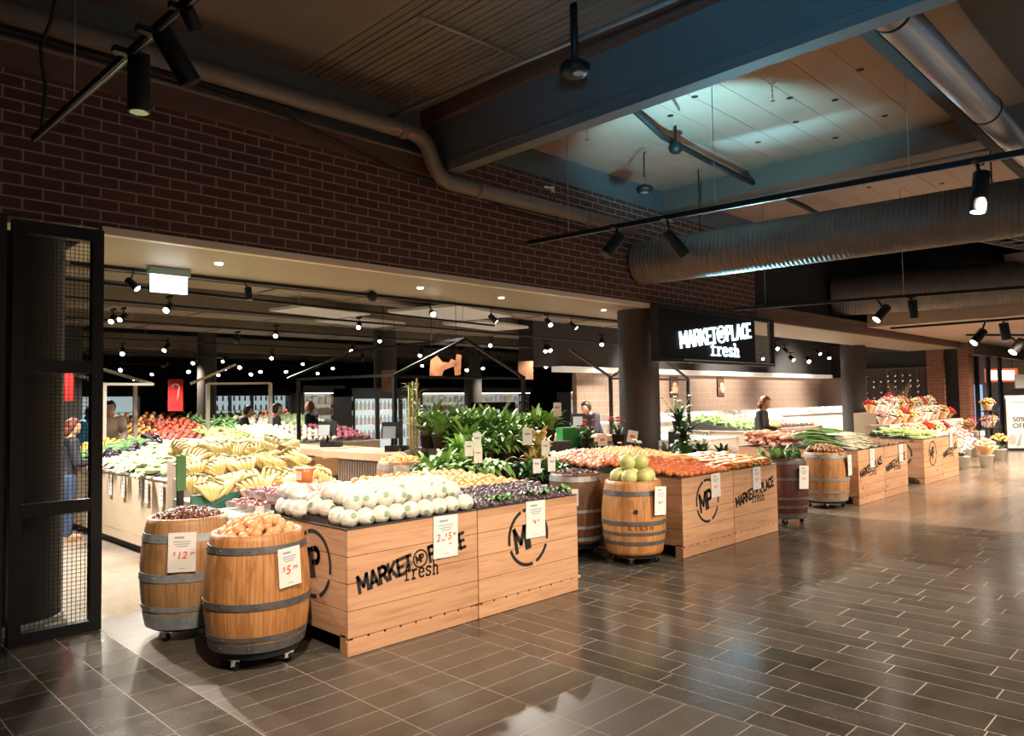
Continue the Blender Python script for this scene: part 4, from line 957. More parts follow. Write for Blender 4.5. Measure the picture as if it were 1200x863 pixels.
rows_of([(PB('grapefruit', (.82, .40, .14), (.80, .30, .12), .06), 'grapefruit on the farthest island', 'grapefruit'),
         (PB('green_apple', (.40, .56, .12), (.52, .62, .22), .045, dimple), 'green apple on the farthest island', 'green apple'),
         (PB('red_tomato', (.68, .08, .04), (.75, .18, .07), .05), 'tomato on the farthest island', 'tomato')], 6.4, 13.8, 21.7, 23.0, lambda x, y: 1.02+.30*(y-21.6), .24, 'farthest island', 0)
# white island and produce on the right of the sign column
wi = island(11.3, 12.6, 6.75, 8.7, .88, mat('gloss_white', (.80, .79, .76), .25), 'empty white bench island behind the sign column')
MB().box(-.64, .64, -.96, .96, .88, .90).build('top', mat('white_top', (.84, .83, .80), .3), wi)
island(14.6, 18.4, 7.6, 9.4, .90, LAMB, 'island of mixed greens behind the woman in black')
mound(14.7, 18.3, 7.7, 9.3, .905, 1.12, 'sloping tray of the mixed greens island')
rows_of([(PB('green_bean_bundle', (.22, .42, .12), (.34, .52, .20), (.03, .03, .11)), 'bundle of green beans behind the woman in black', 'beans'),
         (PB('yellow_squash', (.72, .62, .22), (.60, .60, .22), .055, dimple), 'yellow squash behind the woman in black', 'squash'),
         (PB('radish', (.62, .10, .16), (.80, .60, .58), .04), 'radish in the island behind the woman in black', 'radish'),
         (PB('garlic_bulb', (.78, .70, .64), (.66, .54, .50), .045, onion_fn), 'garlic bulb in the island behind the woman in black', 'garlic')], 14.75, 18.25, 7.75, 9.2, lambda x, y: .96+.14*(y-7.7), .135, 'mixed greens island', 0)
dc = T('display_counter', 'long pale salad counter under the tiled wall', 'counter', (23.0, 12.2, 0))
MB().box(-8, 8, -.6, .6, 0, .98).build('body', mat('pale_marble', (.62, .56, .50), .35, col2=(.72, .67, .60), scale=3), dc); MB().box(-8, 8, -.64, .64, .98, 1.02).build('worktop', WHITE_M, dc)
MB().box(-8, 8, -.5, -.47, 1.02, 1.22).build('glass_guard', mat('guard_glass', (.8, .84, .84), .05, alpha=.25), dc)
gp = PB('packed_salad', (.70, .36, .28), (.80, .70, .55), (.11, .11, .08), lump(.08, 9, 7, 1))
scatter(gp, heap(16, 30.5, 11.85, 12.4, lambda x, y: 1.09, .32, .2, 'z'), 'packed salad tub on the pale counter under the tiled wall', 'tub', 'salad tubs on the pale counter')
for k, x in enumerate((20.2, 23.1)):
    t = T('wall_poster', ['dark framed food poster on the tiled wall, nearer the sign column', 'dark framed food poster on the tiled wall above the woman in black'][k], 'poster', (x, 12.985, 1.98))
    MB().box(-.22, .22, -.02, 0, -.32, .32).build('frame', BLACK, t); MB().box(-.19, .19, -.024, -.02, -.29, .29).build('print', mat('poster_brown', (.12, .06, .04), .5), t)
    MB().lathe([(0, .0), (.11, 0), (.13, .2), (.0, .2)], 20, (0, -.024, -.20)).ball((0, -.06, .06), (.13, .03, .10), 12, 8).build('dish', mat('poster_peach', (.72, .40, .28), .6), t)
# ------------------------------------------------------------------ checkout counters, screens, fridges
SLATW = mat('brown_slats', (.17, .115, .08), .5, col2=(.13, .085, .06), scale=8)
TOPW = mat('pale_wood_top', (.50, .34, .215), .45, col2=(.44, .29, .18), scale=4)
def slat_counter(x0, x1, y0, y1, label, niche_shade=None, face=True):
    t = T('checkout_counter', label, 'checkout counter', (x0, y0, 0), 0, 'checkout counters'); L, D = y1-y0, x1-x0
    MB().box(.03, D-.03, .03, L-.03, 0, .88).build('carcass', SLATW, t)
    b = MB(); y = .03
    while y < L-.05:
        if not (niche_shade and niche_shade[0] < y < niche_shade[1]): b.box(0, .03, y, y+.045, .04, .88)
        y += .06
    x = .03
    while x < D-.05: b.box(x, x+.045, 0, .03, .04, .88); x += .06
    b.build('slat_cladding', SLATW, t)
    MB().box(-.04, D+.04, -.04, L+.04, .88, .97).build('worktop', TOPW, t)
    if niche_shade:
        MB().box(-.003, .03, niche_shade[0], niche_shade[1], .46, .86).build('niche_shade', BLACKM, t); MB().box(-.04, .03, niche_shade[0], niche_shade[1], .40, .46).build('niche_shelf', TOPW, t)  # flush black panel paints the shade inside the counter opening
    return t
slat_counter(5.52, 6.25, 7.72, 9.35, 'brown slatted checkout counter behind the small orange barrel', (1.15, 1.62))
slat_counter(5.60, 6.30, 9.55, 11.4, 'brown slatted checkout counter farther in, beyond the first one')
slat_counter(10.3, 11.2, 8.2, 9.8, 'brown slatted checkout counter left of the sign column', (.2, .7))
def pos_screen(x, y, rz, label):
    t = T('till_screen', label, 'till', (x, y, .97), rz, 'tills on the checkout counters'); t.scale = (.78, .78, .78)
    MB().box(-.11, .11, -.09, .09, 0, .10).build('base', BLACK, t); MB().cyl((0, 0, .1), (0, .02, .22), .025, None, 12).build('stem', BLACK, t)
    R = Matrix.Rotation(-.2, 3, 'X'); MB().obox((0, 0, .36), (.36, .035, .28), R).build('screen', BLACK, t)
    MB().obox((0, -.17, .33), (.22, .025, .20), R).build('customer_display', mat('screen_grey', (.28, .32, .35), .3), t); MB().obox((0, -.09, .30), (.03, .16, .03)).build('arm', BLACK, t)
    MB().box(.16, .28, -.08, .08, 0, .10).build('printer', BLACK, t)
pos_screen(5.98, 9.9, -.9, 'black till with customer display on the farther checkout')
pos_screen(5.9, 8.15, -.9, 'black till with customer display on the first checkout')
pos_screen(10.75, 9.0, -.9, 'black till with customer display left of the sign column')
FRG = mat('fridge_interior_glow', (.62, .78, .80), .5, emis=.55); GLASS = mat('door_glass', (.75, .85, .86), .04, alpha=.16)  # fridge back glows in place of the cabinet's own tubes
def fridge(x, y, n, rz, label, dw=.62, H=1.95, group='glass door fridges'):
    t = T('glass_fridge', label, 'fridge', (x, y, 0), rz, group); w = n*dw
    b = MB().box(0, w, .60, .70, 0, H).box(-.03, 0, 0, .70, 0, H).box(w, w+.03, 0, .70, 0, H).box(-.03, w+.03, 0, .70, 0, .18).box(-.03, w+.03, 0, .70, H-.18, H)
    b.build('cabinet', BLACK, t); MB().box(0, w, .585, .60, .18, H-.18).build('lit_back', FRG, t)
    for z in (.5, .82, 1.14, 1.46): MB().box(0, w, .05, .58, z, z+.02).build('shelf', WHITE_M, t)
    for k in range(n):
        d = MB().box(k*dw+.01, k*dw+.05, -.04, 0, .18, H-.18).box(k*dw+dw-.05, k*dw+dw-.01, -.04, 0, .18, H-.18).box(k*dw+.05, k*dw+dw-.05, -.04, 0, .18, .23).box(k*dw+.05, k*dw+dw-.05, -.04, 0, H-.23, H-.18).build('door', BLACK, t)
        MB().box(k*dw+.05, k*dw+dw-.05, -.025, -.018, .23, H-.23).build('glass', GLASS, d)
    return t
BCOL = [(.55, .10, .06), (.10, .30, .45), (.75, .70, .62), (.20, .42, .20), (.75, .50, .12), (.42, .18, .30)]
BOT = []
for k, c in enumerate(BCOL):
    b = MB().lathe([(0, 0), (.032, 0), (.034, .12), (.014, .17), (.013, .20), (0, .20)], 10); o = b.build('bottle', mat('bottle_%d' % k, c, .25)); BOT.append([o, False])
def bottles(fx, fy, rz, w, zs, label, group, step=.105):
    ca, sa = math.cos(rz), math.sin(rz)
    for z in zs:
        q = .07; k0 = rnd.randrange(6)
        while q < w-.05:
            B = BOT[(k0+int(q/.5)) % 6]; p = (fx+ca*q-sa*.2, fy+sa*q+ca*.2, z)
            if not B[1]: o = B[0]; B[1] = True; o.location = p
            else: o = copy_tree(B[0], p)
            tag(o, label, 'bottle', group); q += step
fridge(8.82, 13.6, 3, 0, 'bright three door fridge behind the first checkout'); bottles(8.82, 13.65, 0, 1.86, (.84, 1.16, 1.48), 'bottle inside the bright three door fridge', 'bottles in the checkout fridge')
fridge(6.3, 25.2, 2, 0, 'two door fridge on the far left, beside the red banner', 1.1, 2.2); fridge(10.6, 25.2, 4, 0, 'four door fridge on the far left, right of the warm grey column', .8, 2.2)
bottles(10.6, 25.25, 0, 3.2, (1.16, 1.48, 1.80), 'bottle inside the four door fridge at the back', 'bottles in the four door fridge', .2)
fridge(15.9, 17.0, 2, 0, 'small two door fridge with red sticker behind the plants', .62, 1.6)
def wall_case(x, y, n, label, H=2.15):
    t = T('open_chiller', label, 'chiller', (x, y, 0), 0, 'open wall chillers'); w = n*1.2
    MB().box(0, w, .6, .7, 0, H).box(-.04, 0, 0, .7, 0, H).box(w, w+.04, 0, .7, 0, H).box(-.04, w+.04, 0, .7, 0, .35).box(-.04, w+.04, -.1, .7, H-.2, H).build('cabinet', CHARC, t)
    MB().box(0, w, .59, .60, .35, H-.2).build('back_panel', mat('chiller_back_glow', (.68, .66, .62), .5, emis=.30), t); MB().box(0, w, -.06, -.02, H-.22, H-.2).build('light_strip', mat('chiller_tube', (1, .95, .88), .4, emis=5), t)  # back panel emits too, imitating light thrown on it by the strip
    for z in (.6, .95, 1.3, 1.62): MB().box(0, w, .1, .59, z, z+.02).build('shelf', WHITE_M, t)
    return t
carton_c = [(.80, .80, .78), (.75, .62, .45), (.55, .62, .70), (.72, .30, .20), (.66, .70, .40)]
CT = []
for k, c in enumerate(carton_c):
    b = MB().box(-.07, .07, -.06, .06, 0, .15); b.add([(-.07, -.06, .15), (.07, -.06, .15), (.07, .06, .15), (-.07, .06, .15), (-.07, 0, .21), (.07, 0, .21)], [(0, 1, 5, 4), (2, 3, 4, 5), (0, 4, 3), (1, 2, 5)])
    CT.append([b.build('food_carton', mat('carton_%d' % k, c, .5)), False])
def cartons(x0, y, w, zs, label, group, step=.19):
    for z in zs:
        q = .1; k0 = rnd.randrange(5)
        while q < w-.08:
            B = CT[(k0+int(q/.6)) % 5]; p = (x0+q, y+.3+rnd.uniform(-.05, .05), z)
            if not B[1]: o = B[0]; B[1] = True; o.location = p
            else: o = copy_tree(B[0], p, None, rnd.uniform(.85, 1.15))
            tag(o, label, 'carton', group); q += step
wall_case(15.6, 20.6, 5, 'long open chiller on the back wall behind the plants'); cartons(15.6, 20.6, 6, (.97, 1.32, 1.64), 'food carton in the long open chiller behind the plants', 'cartons in the long chiller', .26)
wall_case(22.3, 19.0, 4, 'open chiller left of the sign column'); cartons(22.3, 19.0, 4.8, (.97, 1.32, 1.64), 'food carton in the open chiller left of the sign column', 'cartons by the sign column', .26)
wall_case(4.85, 22.6, 1, 'narrow open chiller with red packets behind the man in the beige jacket'); cartons(4.85, 22.6, 1.2, (.97, 1.32, 1.64), 'food packet in the narrow chiller behind the man in beige', 'packets in the narrow chiller', .2)
wall_case(10.7, 18.9, 1, 'open chiller with colourful packets beside the three door fridge'); cartons(10.7, 18.9, 1.2, (.97, 1.32, 1.64), 'food packet in the chiller beside the three door fridge', 'packets beside the fridge', .2)
# ------------------------------------------------------------------ steel gable frames, hanging boards, banners
def gable(pts, r, label, mt=BLACK, posts=(), cross=()):
    t = T('gable_frame', label, 'frame', (0, 0, 0), 0, 'steel gable frames'); 
    for p in posts: MB().box(p[0]-r, p[0]+r, p[1]-r, p[1]+r, p[3] if len(p) > 3 else 0, p[2]).build('post', mt, t)
    for a, b_ in pts: MB().bar(a, b_, r*1.5).build('roof_bar', mt, t)
    for a, b_ in cross: MB().bar(a, b_, r*1.4).build('cross_bar', mt, t)
    return t
gable([((6.2, 8.5, 2.0), (7.52, 8.5, 2.57)), ((8.78, 8.5, 2.0), (7.52, 8.5, 2.57)), ((6.2, 11.5, 2.05), (7.52, 11.5, 2.57)), ((7.52, 8.5, 2.57), (7.52, 11.5, 2.57))], .026, 'black steel gable frame over the tall plants', BLACK,
      [(6.2, 8.5, 2.0, .97), (8.78, 8.5, 2.02), (6.4, 11.5, 2.07, .97)], [((6.2, 8.5, 2.0), (6.4, 11.5, 2.05)), ((6.2, 8.5, 1.98), (8.78, 8.5, 1.98))])
gable([((11.05, 8.45, 2.03), (12.4, 8.45, 2.58)), ((13.7, 8.45, 2.03), (12.4, 8.45, 2.58)), ((11.05, 8.45, 2.03), (9.9, 8.45, 2.5))], .026, 'black steel gable frame left of the sign column', BLACK,
      [(11.05, 8.45, 2.03, .97), (13.7, 8.45, 2.03)], [((11.05, 8.45, 2.0), (13.7, 8.45, 2.0))])
LITW = mat('lit_steel_bar', (.55, .50, .45), .5)  # steel coloured pale to carry the hall light falling on it
gable([((3.9, 13.25, 2.0), (3.3, 14.6, 2.4)), ((4.66, 13.25, 2.0), (3.9, 14.6, 2.42))], .03, 'pale lit steel frame over the beige counter on the far left', LITW, [(3.9, 13.25, 2.0), (4.62, 14.0, 2.0)], [((3.9, 13.25, 2.0), (4.66, 13.25, 2.0))])
gable([((5.63, 14.1, 2.04), (6.5, 14.1, 2.42))], .03, 'pale lit steel frame right of the warm grey column', LITW, [(5.95, 14.1, 2.04), (7.22, 14.1, 2.06)], [((5.95, 14.1, 2.04), (7.22, 14.1, 2.06))])
b = MB().box(9.26, 9.32, 6.10, 6.16, 0, 2.93)
RED = mat('banner_red', (.60, .02, .02), .6)
for k, (x, y, z0, z1, w, lab) in enumerate([(3.02, 11.95, 1.72, 2.12, .20, 'plain red hanging banner seen through the wire mesh'), (8.35, 22.0, 1.50, 2.42, .42, 'red hanging banner with a pale hook shape by the far fridges')]):
    t = T('red_banner', lab, 'banner', (x, y, 0)); MB().box(-w/2, w/2, -.01, .01, z0, z1).build('cloth', RED, t); MB().cyl((-w/2-.02, 0, z1), (w/2+.02, 0, z1), .012, None, 8).build('top_rod', BLACK, t)
    for sx_ in (-w/2, w/2): MB().cyl((sx_, 0, z1), (sx_, 0, 3.9), .004, None, 5).build('cord', BLACK, t)
    if k: MB().tube([(-.08, -.014, z1-.25)]+[(.0+.11*math.cos(a_), -.014, z1-.25+.11*math.sin(a_)) for a_ in (2.6, 1.8, 1.0, .2, -.6)]+[(.05, -.014, z1-.6)], .022, 6).build('pale_hook', mat('banner_pale', (.72, .55, .45), .6), t)
WOODB = mat('hanging_wood', (.17, .075, .032), .6, col2=(.11, .045, .018), scale=6)
for k, (x, y, z, w, h) in enumerate([(8.05, 11.2, 2.02, .26, .40), (12.9, 12.4, 2.35, .36, .44)]):
    t = T('hanging_board', ['square brown board hanging left of the tall plants', 'square brown board hanging right of the tall plants'][k], 'hanging board', (x, y, z), -.8)
    MB().box(-w/2, w/2, -.012, .012, -h/2, h/2).build('board', WOODB, t)
    for s_ in (-1, 1): MB().cyl((s_*w*.4, 0, h/2), (s_*w*.4, 0, 3.9-z), .004, None, 5).build('cord', BLACK, t)
t = T('hanging_orange_shape', 'rough orange brown cut out hanging over the tall plants', 'hanging decoration', (7.45, 8.9, 2.18), -.75)
pl = [(-.33, -.22), (-.30, .12), (-.16, .22), (-.05, .08), (.08, .06), (.14, .14), (.24, .10), (.26, .24), (.36, .22), (.34, -.20), (.22, -.22), (.20, -.02), (-.02, -.10), (-.06, -.22)]
MB().prism(pl, (0, -.02, 0), (.72, 0, 0), (0, 0, .72), (0, .04, 0)).build('cut_out', mat('orange_cut_out', (.26, .085, .02), .6, col2=(.07, .025, .012), scale=9), t)
for s_ in (-.2, .18): MB().cyl((s_, 0, .08), (s_, 0, 1.7), .004, None, 5).build('cord', BLACK, t)
# ------------------------------------------------------------------ plants and flowers
POT = mat('dark_brown_pot', (.07, .04, .028), .7); POTW = mat('white_bucket', (.74, .73, .70), .4)
L1 = mat('bright_leaf', (.14, .32, .06), .38, col2=(.30, .48, .14), scale=9); L2 = mat('deep_leaf', (.045, .14, .035), .4, col2=(.08, .22, .06), scale=9)
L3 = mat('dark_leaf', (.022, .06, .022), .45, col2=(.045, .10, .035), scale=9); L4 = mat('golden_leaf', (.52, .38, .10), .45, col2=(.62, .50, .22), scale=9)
PETW = mat('white_petal', (.82, .80, .70), .5); PETR = mat('red_petal', (.62, .03, .03), .5); PETP = mat('pink_petal', (.80, .42, .42), .5); PETY = mat('yellow_petal', (.82, .55, .18), .5); PETC = mat('cream_petal', (.82, .70, .52), .5)
def potted(name, label, x, y, z, n, L, w, droop, lift, leaf, seed, pot=.10, group=None, flowers=None, cat='plant', stem=0, potm=None):
    R = random.Random(seed); t = T(name, label, cat, (x, y, z), R.uniform(0, 6), group)
    MB().lathe([(0, 0), (pot*.72, 0), (pot, pot*1.5), (pot*1.05, pot*1.5), (pot*1.05, pot*1.62), (pot*.92, pot*1.62), (pot*.9, pot*1.45), (0, pot*1.45)], 20).build('pot', potm or POT, t)
    b = MB(); hz = pot*1.45
    for k in range(n):
        a = k*2.39996+R.uniform(-.2, .2); l = L*R.uniform(.6, 1.1); lf = min(1.2, lift*R.uniform(.7, 1.25)); h0 = hz+stem*R.uniform(.1, 1)
        rr = pot*.35*R.random(); base = (rr*math.cos(a), rr*math.sin(a), h0)
        if stem: b.tube([(0, 0, hz*.5), base], [.006, .004], 5, 1)
        blade(b, base, a, l, w*R.uniform(.8, 1.2), droop*R.uniform(.7, 1.3), 0, lf, 5)
    b.build('foliage', [leaf, L2], t)
    if flowers:
        b = MB()
        for k in range(flowers[1]):
            a = R.uniform(0, 6.28); r_ = L*R.uniform(.1, .6); h_ = hz+stem+L*R.uniform(.5, 1.0)*lift
            p = Vector((r_*math.cos(a), r_*math.sin(a), h_)); b.tube([(0, 0, hz), p], .004, 5, 1)
            for q in range(5): b.ball(p+Vector((.018*math.cos(q*1.256), .018*math.sin(q*1.256), .0)), (.018, .018, .012), 6, 4, 0)
        b.build('flowers', [flowers[0], L2], t)
    return t
stp = T('plant_stand', 'dark stepped stand carrying the tall leafy plants', 'stand', (0, 0, 0))
for x0, x1, y0, y1, z in [(4.72, 5.45, 5.76, 6.48, .70), (5.47, 6.85, 6.12, 6.70, .86), (5.45, 5.80, 5.76, 6.10, .70), (5.72, 7.9, 6.72, 7.55, 1.05)]: MB().box(x0, x1, y0, y1, 0, z).build('step', LINER, stp)
G = 'leafy plants on the stepped stand'
sd = 100
names = []
def rowp(pos, z, label, **k):
    global sd
    for i, (x, y) in enumerate(pos):
        x -= .20; y += .12; sd += 1; potted('leafy_plant', label+', '+ORD[i]+' from the left', x, y, z, seed=sd, group=G, **k)
rowp([(5.0, 5.74), (5.2, 5.72), (5.42, 5.74), (5.64, 5.72), (5.82, 5.74)], .70, 'broad leafed green plant along the front step of the plant stand', n=30, L=.40, w=.085, droop=.85, lift=.85, leaf=L1)
rowp([(5.15, 6.05), (5.38, 6.10), (5.58, 6.06)], .70, 'arching leafy plant on the back of the low front step', n=54, L=.42, w=.06, droop=.7, lift=1.05, leaf=L1)
rowp([(5.76, 6.25), (5.9, 6.2), (6.14, 6.25), (6.4, 6.2), (6.68, 6.22), (6.9, 6.25)], .86, 'arching leafy plant on the middle step of the plant stand', n=54, L=.42, w=.06, droop=.72, lift=1.0, leaf=L1)
rowp([(5.95, 6.85), (6.15, 6.85), (6.42, 6.8), (6.7, 6.86), (6.98, 6.8), (7.28, 6.86), (7.6, 6.84), (7.9, 6.86)], 1.05, 'tall bright leafed plant on the top step of the plant stand', n=60, L=.46, w=.062, droop=.6, lift=1.05, leaf=L1)
rowp([(6.0, 7.15), (6.3, 7.2), (6.75, 7.25), (7.2, 7.22)], 1.05, 'tallest arching plant at the back of the top step', n=54, L=.58, w=.058, droop=.55, lift=1.1, leaf=L1)
rowp([(6.05, 6.48), (6.35, 6.46), (6.62, 6.48), (6.88, 6.46)], .95, 'full leafy plant below the top step of the plant stand', n=54, L=.42, w=.06, droop=.65, lift=1.05, leaf=L1)
potted('croton_plant', 'golden leafed plant at the right end of the plant stand', 6.44, 5.98, .62, 44, .30, .075, .6, 1.0, L4, 7, .10, stem=.40)
potted('croton_plant', 'smaller golden leafed plant low at the right end of the plant stand', 6.20, 5.90, .62, 34, .22, .06, .55, 1.0, L4, 8, .09, stem=.2)
rowp([(6.12, 5.52), (6.34, 5.56), (6.58, 5.56), (6.62, 5.78)], .62, 'dark leafed plant on the low plinth behind the date barrel', n=40, L=.36, w=.06, droop=.7, lift=1.0, leaf=L2)
tag(MB().box(5.84, 6.60, 5.55, 6.10, 0, .62).build('low_plinth', LINER), 'dark low plinth under the golden leafed plants', 'plinth')
bt = T('bamboo_plant', 'tall bamboo with bare canes at the left end of the plants', 'plant', (5.62, 7.32, .86))
MB().lathe([(0, 0), (.09, 0), (.11, .16), (.1, .17), (.09, .14), (0, .14)], 20).build('pot', POT, bt)
b = MB()
for k in range(6): b.tube([(.04*math.cos(k), .04*math.sin(k), .1), (.06*math.cos(k), .06*math.sin(k), .85+.04*k)], [.016, .012], 8)
b.build('canes', mat('bamboo_cane', (.55, .42, .16), .5), bt); b = MB()
for k in range(40):
    a = k*2.4; blade(b, (.05*math.cos(k), .05*math.sin(k), .55+.4*((k*7) % 10)/10), a, .24, .03, .6, 0, .9)
b.build('leaves', L1, bt); tag(MB().box(5.50, 5.69, 7.2, 7.44, 0, .86).build('bamboo_plinth', LINER), 'dark plinth under the tall bamboo', 'plinth')
for k, (x, y, z, s_) in enumerate([(5.02, 5.50, 1.02, .13), (5.30, 5.95, 1.05, .14), (5.48, 6.02, 1.12, .15), (6.25, 6.0, 1.12, .17), (6.32, 5.78, 1.0, .15), (6.05, 5.45, .86, .14), (7.35, 6.5, 1.42, .16), (5.72, 5.36, .87, .13)]):
    t = T('plant_tag', ['white plant tag at the left front of the plant stand', 'white plant tag beside the bamboo', 'white plant tag left of the middle step', 'tall white plant tag in the middle of the plants', 'white plant tag leaning below the tall middle tag',
                        'white plant tag beside the golden plants', 'white plant tag high on the right of the plants', 'white plant tag just above the purple fruit'][k], 'plant tag', (x, y, z), -.75+.2*(k % 3), 'plant tags')
    MB().box(-s_*.32, s_*.32, -.002, .002, -.02, s_).build('card', PAPER, t); MB().cyl((0, 0, -.25), (0, 0, 0), .003, None, 5).build('pick', BLACK, t)
    b = MB().box(-s_*.2, s_*.2, -.003, -.002, s_*.55, s_*.68); b.build('print', GREYINK, t)
# dark plants and white lilies round the sign column
G2 = 'dark plants around the sign column'
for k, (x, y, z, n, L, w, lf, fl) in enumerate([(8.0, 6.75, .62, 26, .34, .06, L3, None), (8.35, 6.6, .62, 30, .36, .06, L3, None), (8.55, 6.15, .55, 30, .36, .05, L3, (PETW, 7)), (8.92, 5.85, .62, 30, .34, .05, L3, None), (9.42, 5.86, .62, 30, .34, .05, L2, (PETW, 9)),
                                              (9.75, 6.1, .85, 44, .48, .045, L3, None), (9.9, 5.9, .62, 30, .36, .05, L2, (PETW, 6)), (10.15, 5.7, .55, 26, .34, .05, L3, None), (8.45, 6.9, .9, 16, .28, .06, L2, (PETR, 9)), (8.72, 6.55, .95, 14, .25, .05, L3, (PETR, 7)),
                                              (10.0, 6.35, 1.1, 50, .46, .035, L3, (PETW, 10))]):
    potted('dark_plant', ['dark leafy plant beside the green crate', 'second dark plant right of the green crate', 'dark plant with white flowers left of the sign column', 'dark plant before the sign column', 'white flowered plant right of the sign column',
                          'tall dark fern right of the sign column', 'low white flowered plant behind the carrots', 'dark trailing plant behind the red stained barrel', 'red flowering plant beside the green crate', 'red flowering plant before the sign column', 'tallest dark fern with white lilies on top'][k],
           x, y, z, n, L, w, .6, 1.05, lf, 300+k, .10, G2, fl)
    tag(MB().box(x-.12, x+.12, y-.12, y+.12, 0, z).build('plant_plinth', BLACKM), 'plain black plinth under a dark plant near the sign column', 'plinth', 'black plinths by the sign column')
gc = T('green_crate', 'green plastic crate on end between plants and checkout', 'crate', (8.62, 7.35, .0), -.5)
MB().box(-.19, .19, -.15, .15, .92, 1.20).build('crate', mat('green_plastic', (.02, .30, .05), .4), gc); b = MB()
for k in range(5): b.box(-.20, .20, -.156, -.15, .95+.055*k, .975+.055*k)
b.build('ribs', MATS['green_plastic'], gc); MB().box(-.19, .19, -.15, .15, 0, .92).build('stand', BLACKM, gc)
for k, (x, y, z, s_) in enumerate([(8.62, 6.25, 1.0, .17), (9.12, 6.05, .84, .17), (8.1, 6.35, .98, .16)]):
    t = T('sign_card', ['white tilted card among the red flowers', 'white card before the sign column', 'white card above the melons'][k], 'card', (x, y, z), -.7); t.rotation_euler = (.0, [.2, 0, -.05][k], -.7)
    MB().box(-s_*.42, s_*.42, -.002, .002, 0, s_).build('card', PAPER, t); MB().cyl((0, 0, -.32), (0, 0, 0), .004, None, 5).build('pick', BLACK, t); MB().box(-s_*.2, s_*.2, -.003, -.002, s_*.4, s_*.62).build('print', REDINK, t)
# flower buckets and flower stand at the end of the crates
def bouquet(b, c, r, R, n=16, mi=0):
    for k in range(n):
        a = k*2.4; q = r*math.sqrt((k+.5)/n); p = Vector((c[0]+q*math.cos(a), c[1]+q*math.sin(a), c[2]+r*.75*(1-(q/r)**2)+R.uniform(-.02, .02)))
        b.ball(p, (.032, .032, .026), 7, 5, mi, lump(.18, 25, 22, k))
def bucket(x, y, z, col, label, seed, s=1.0, wrap=None):
    R = random.Random(seed); t = T('flower_bucket', label, 'bucket of flowers', (x, y, z), 0, 'flower buckets at the end of the crates'); t.scale = (s, s, s)
    MB().lathe([(0, 0), (.095, 0), (.13, .24), (.137, .24), (.137, .255), (.122, .255), (.115, .2), (0, .2)], 24).build('bucket', POTW, t)
    b = MB()
    for k in range(22): blade(b, (0, 0, .2), k*2.4, .26*R.uniform(.7, 1.1), .05, .45, 0, .95)
    b.build('leaves', L2, t); b = MB(); bouquet(b, (0, 0, .42), .19, R, 24); b.build('blooms', col, t)
    if wrap: MB().lathe([(.06, .22), (.20, .44), (.205, .44), (.065, .22)], 16).build('paper_wrap', wrap, t)
WR = mat('kraft_wrap', (.66, .36, .16), .7); WRP = mat('pink_wrap', (.80, .60, .60), .6)
bucket(18.05, 4.52, 0, PETW, 'white bucket with white flowers and dark leaves, nearest the last crate', 1, 1.1)
bucket(18.75, 4.22, 0, PETC, 'white bucket with flowers in an orange paper wrap', 2, 1.1, WR)
bucket(18.6, 4.75, .0, PETP, 'white bucket of pale pink flowers behind the orange wrap', 3, 1.25, WRP)
bucket(20.9, 4.42, 0, PETY, 'white bucket of orange flowers farthest along the mall', 4, 1.1)
bucket(19.7, 4.9, .0, PETP, 'white bucket of pink and white flowers before the black rack', 5, 1.35, WRP)
fs = T('flower_stand', 'stepped stand of cut flowers at the end of the mall', 'stand', (0, 0, 0))
for x0, x1, y0, y1, z in [(17.3, 23.0, 5.2, 5.7, .62), (17.3, 23.0, 5.7, 6.2, .95), (18, 23.0, 6.2, 6.7, 1.2)]:
    MB().box(x0, x1, y0, y1, 0, z).build('step', LAMB, fs); MB().box(x0, x1, y0-.02, y0, z-.12, z).build('white_edge', WHITE_M, fs)
fcol = [PETR, PETP, PETC, PETY, PETW, PETP, PETR, PETY, PETC]
protos = []
for k, c in enumerate([PETR, PETP, PETC, PETY, PETW]):
    t = T('bouquet', 'x', 'bouquet', (0, 0, 0)); R = random.Random(k); b = MB()
    b.lathe([(.03, 0), (.05, .02), (.10, .15), (.135, .19), (.14, .19), (.105, .14), (.055, .02)], 14); b.build('paper_wrap', [WR, WRP, POTW, WR, WRP][k], t)
    b = MB(); bouquet(b, (0, 0, .215), .165, R, 26); b.build('blooms', c, t); b = MB()
    for q in range(16): blade(b, (0, 0, .10), q*2.4, .27, .05, .35, 0, .85)
    b.build('leaves', L2, t); kids(t); protos.append(t)
used = set(); cnt = {}; cn = ['red', 'pink', 'cream', 'yellow', 'white']
for (y, z, lv) in [(5.45, .62, 'lowest'), (5.95, .95, 'middle'), (6.45, 1.2, 'top')]:
    x = 17.6 if lv != 'top' else 18.3; k = len(lv)
    while x < 22.9:
        i = (k*3+k//2) % 5; o = protos[i]; cnt[(i, lv)] = cnt.get((i, lv), -1)+1; lab = '%s %s bouquet from the left on the %s step of the flower stand' % (ORD[cnt[(i, lv)]], cn[i], lv); gp_ = '%s bouquets on the %s step' % (cn[i], lv)
        if i not in used: used.add(i); o.location = (x, y, z); o['label'] = lab; o['group'] = gp_
        else: copy_tree(o, (x, y, z), (rnd.uniform(-.15, .4), rnd.uniform(-.3, .3), rnd.uniform(-1, 1)), rnd.uniform(.8, 1.1), lab, gp_)
        x += .36; k += 1
tw = T('twig_bunch', 'bunch of dry brown twigs at the back of the flower stand', 'twigs', (20.4, 6.45, 1.2)); b = MB()
for k in range(40): a = k*2.4; b.tube([(0, 0, .05), (.12*math.cos(a), .12*math.sin(a), .25), (.26*math.cos(a), .26*math.sin(a), .42+.1*(k % 4))], [.006, .005, .003], 5)
b.build('twigs', mat('dry_twig', (.24, .14, .07), .8), tw); MB().lathe([(0, 0), (.08, 0), (.1, .2), (.09, .2), (0, .18)], 16).build('vase', LINER, tw)
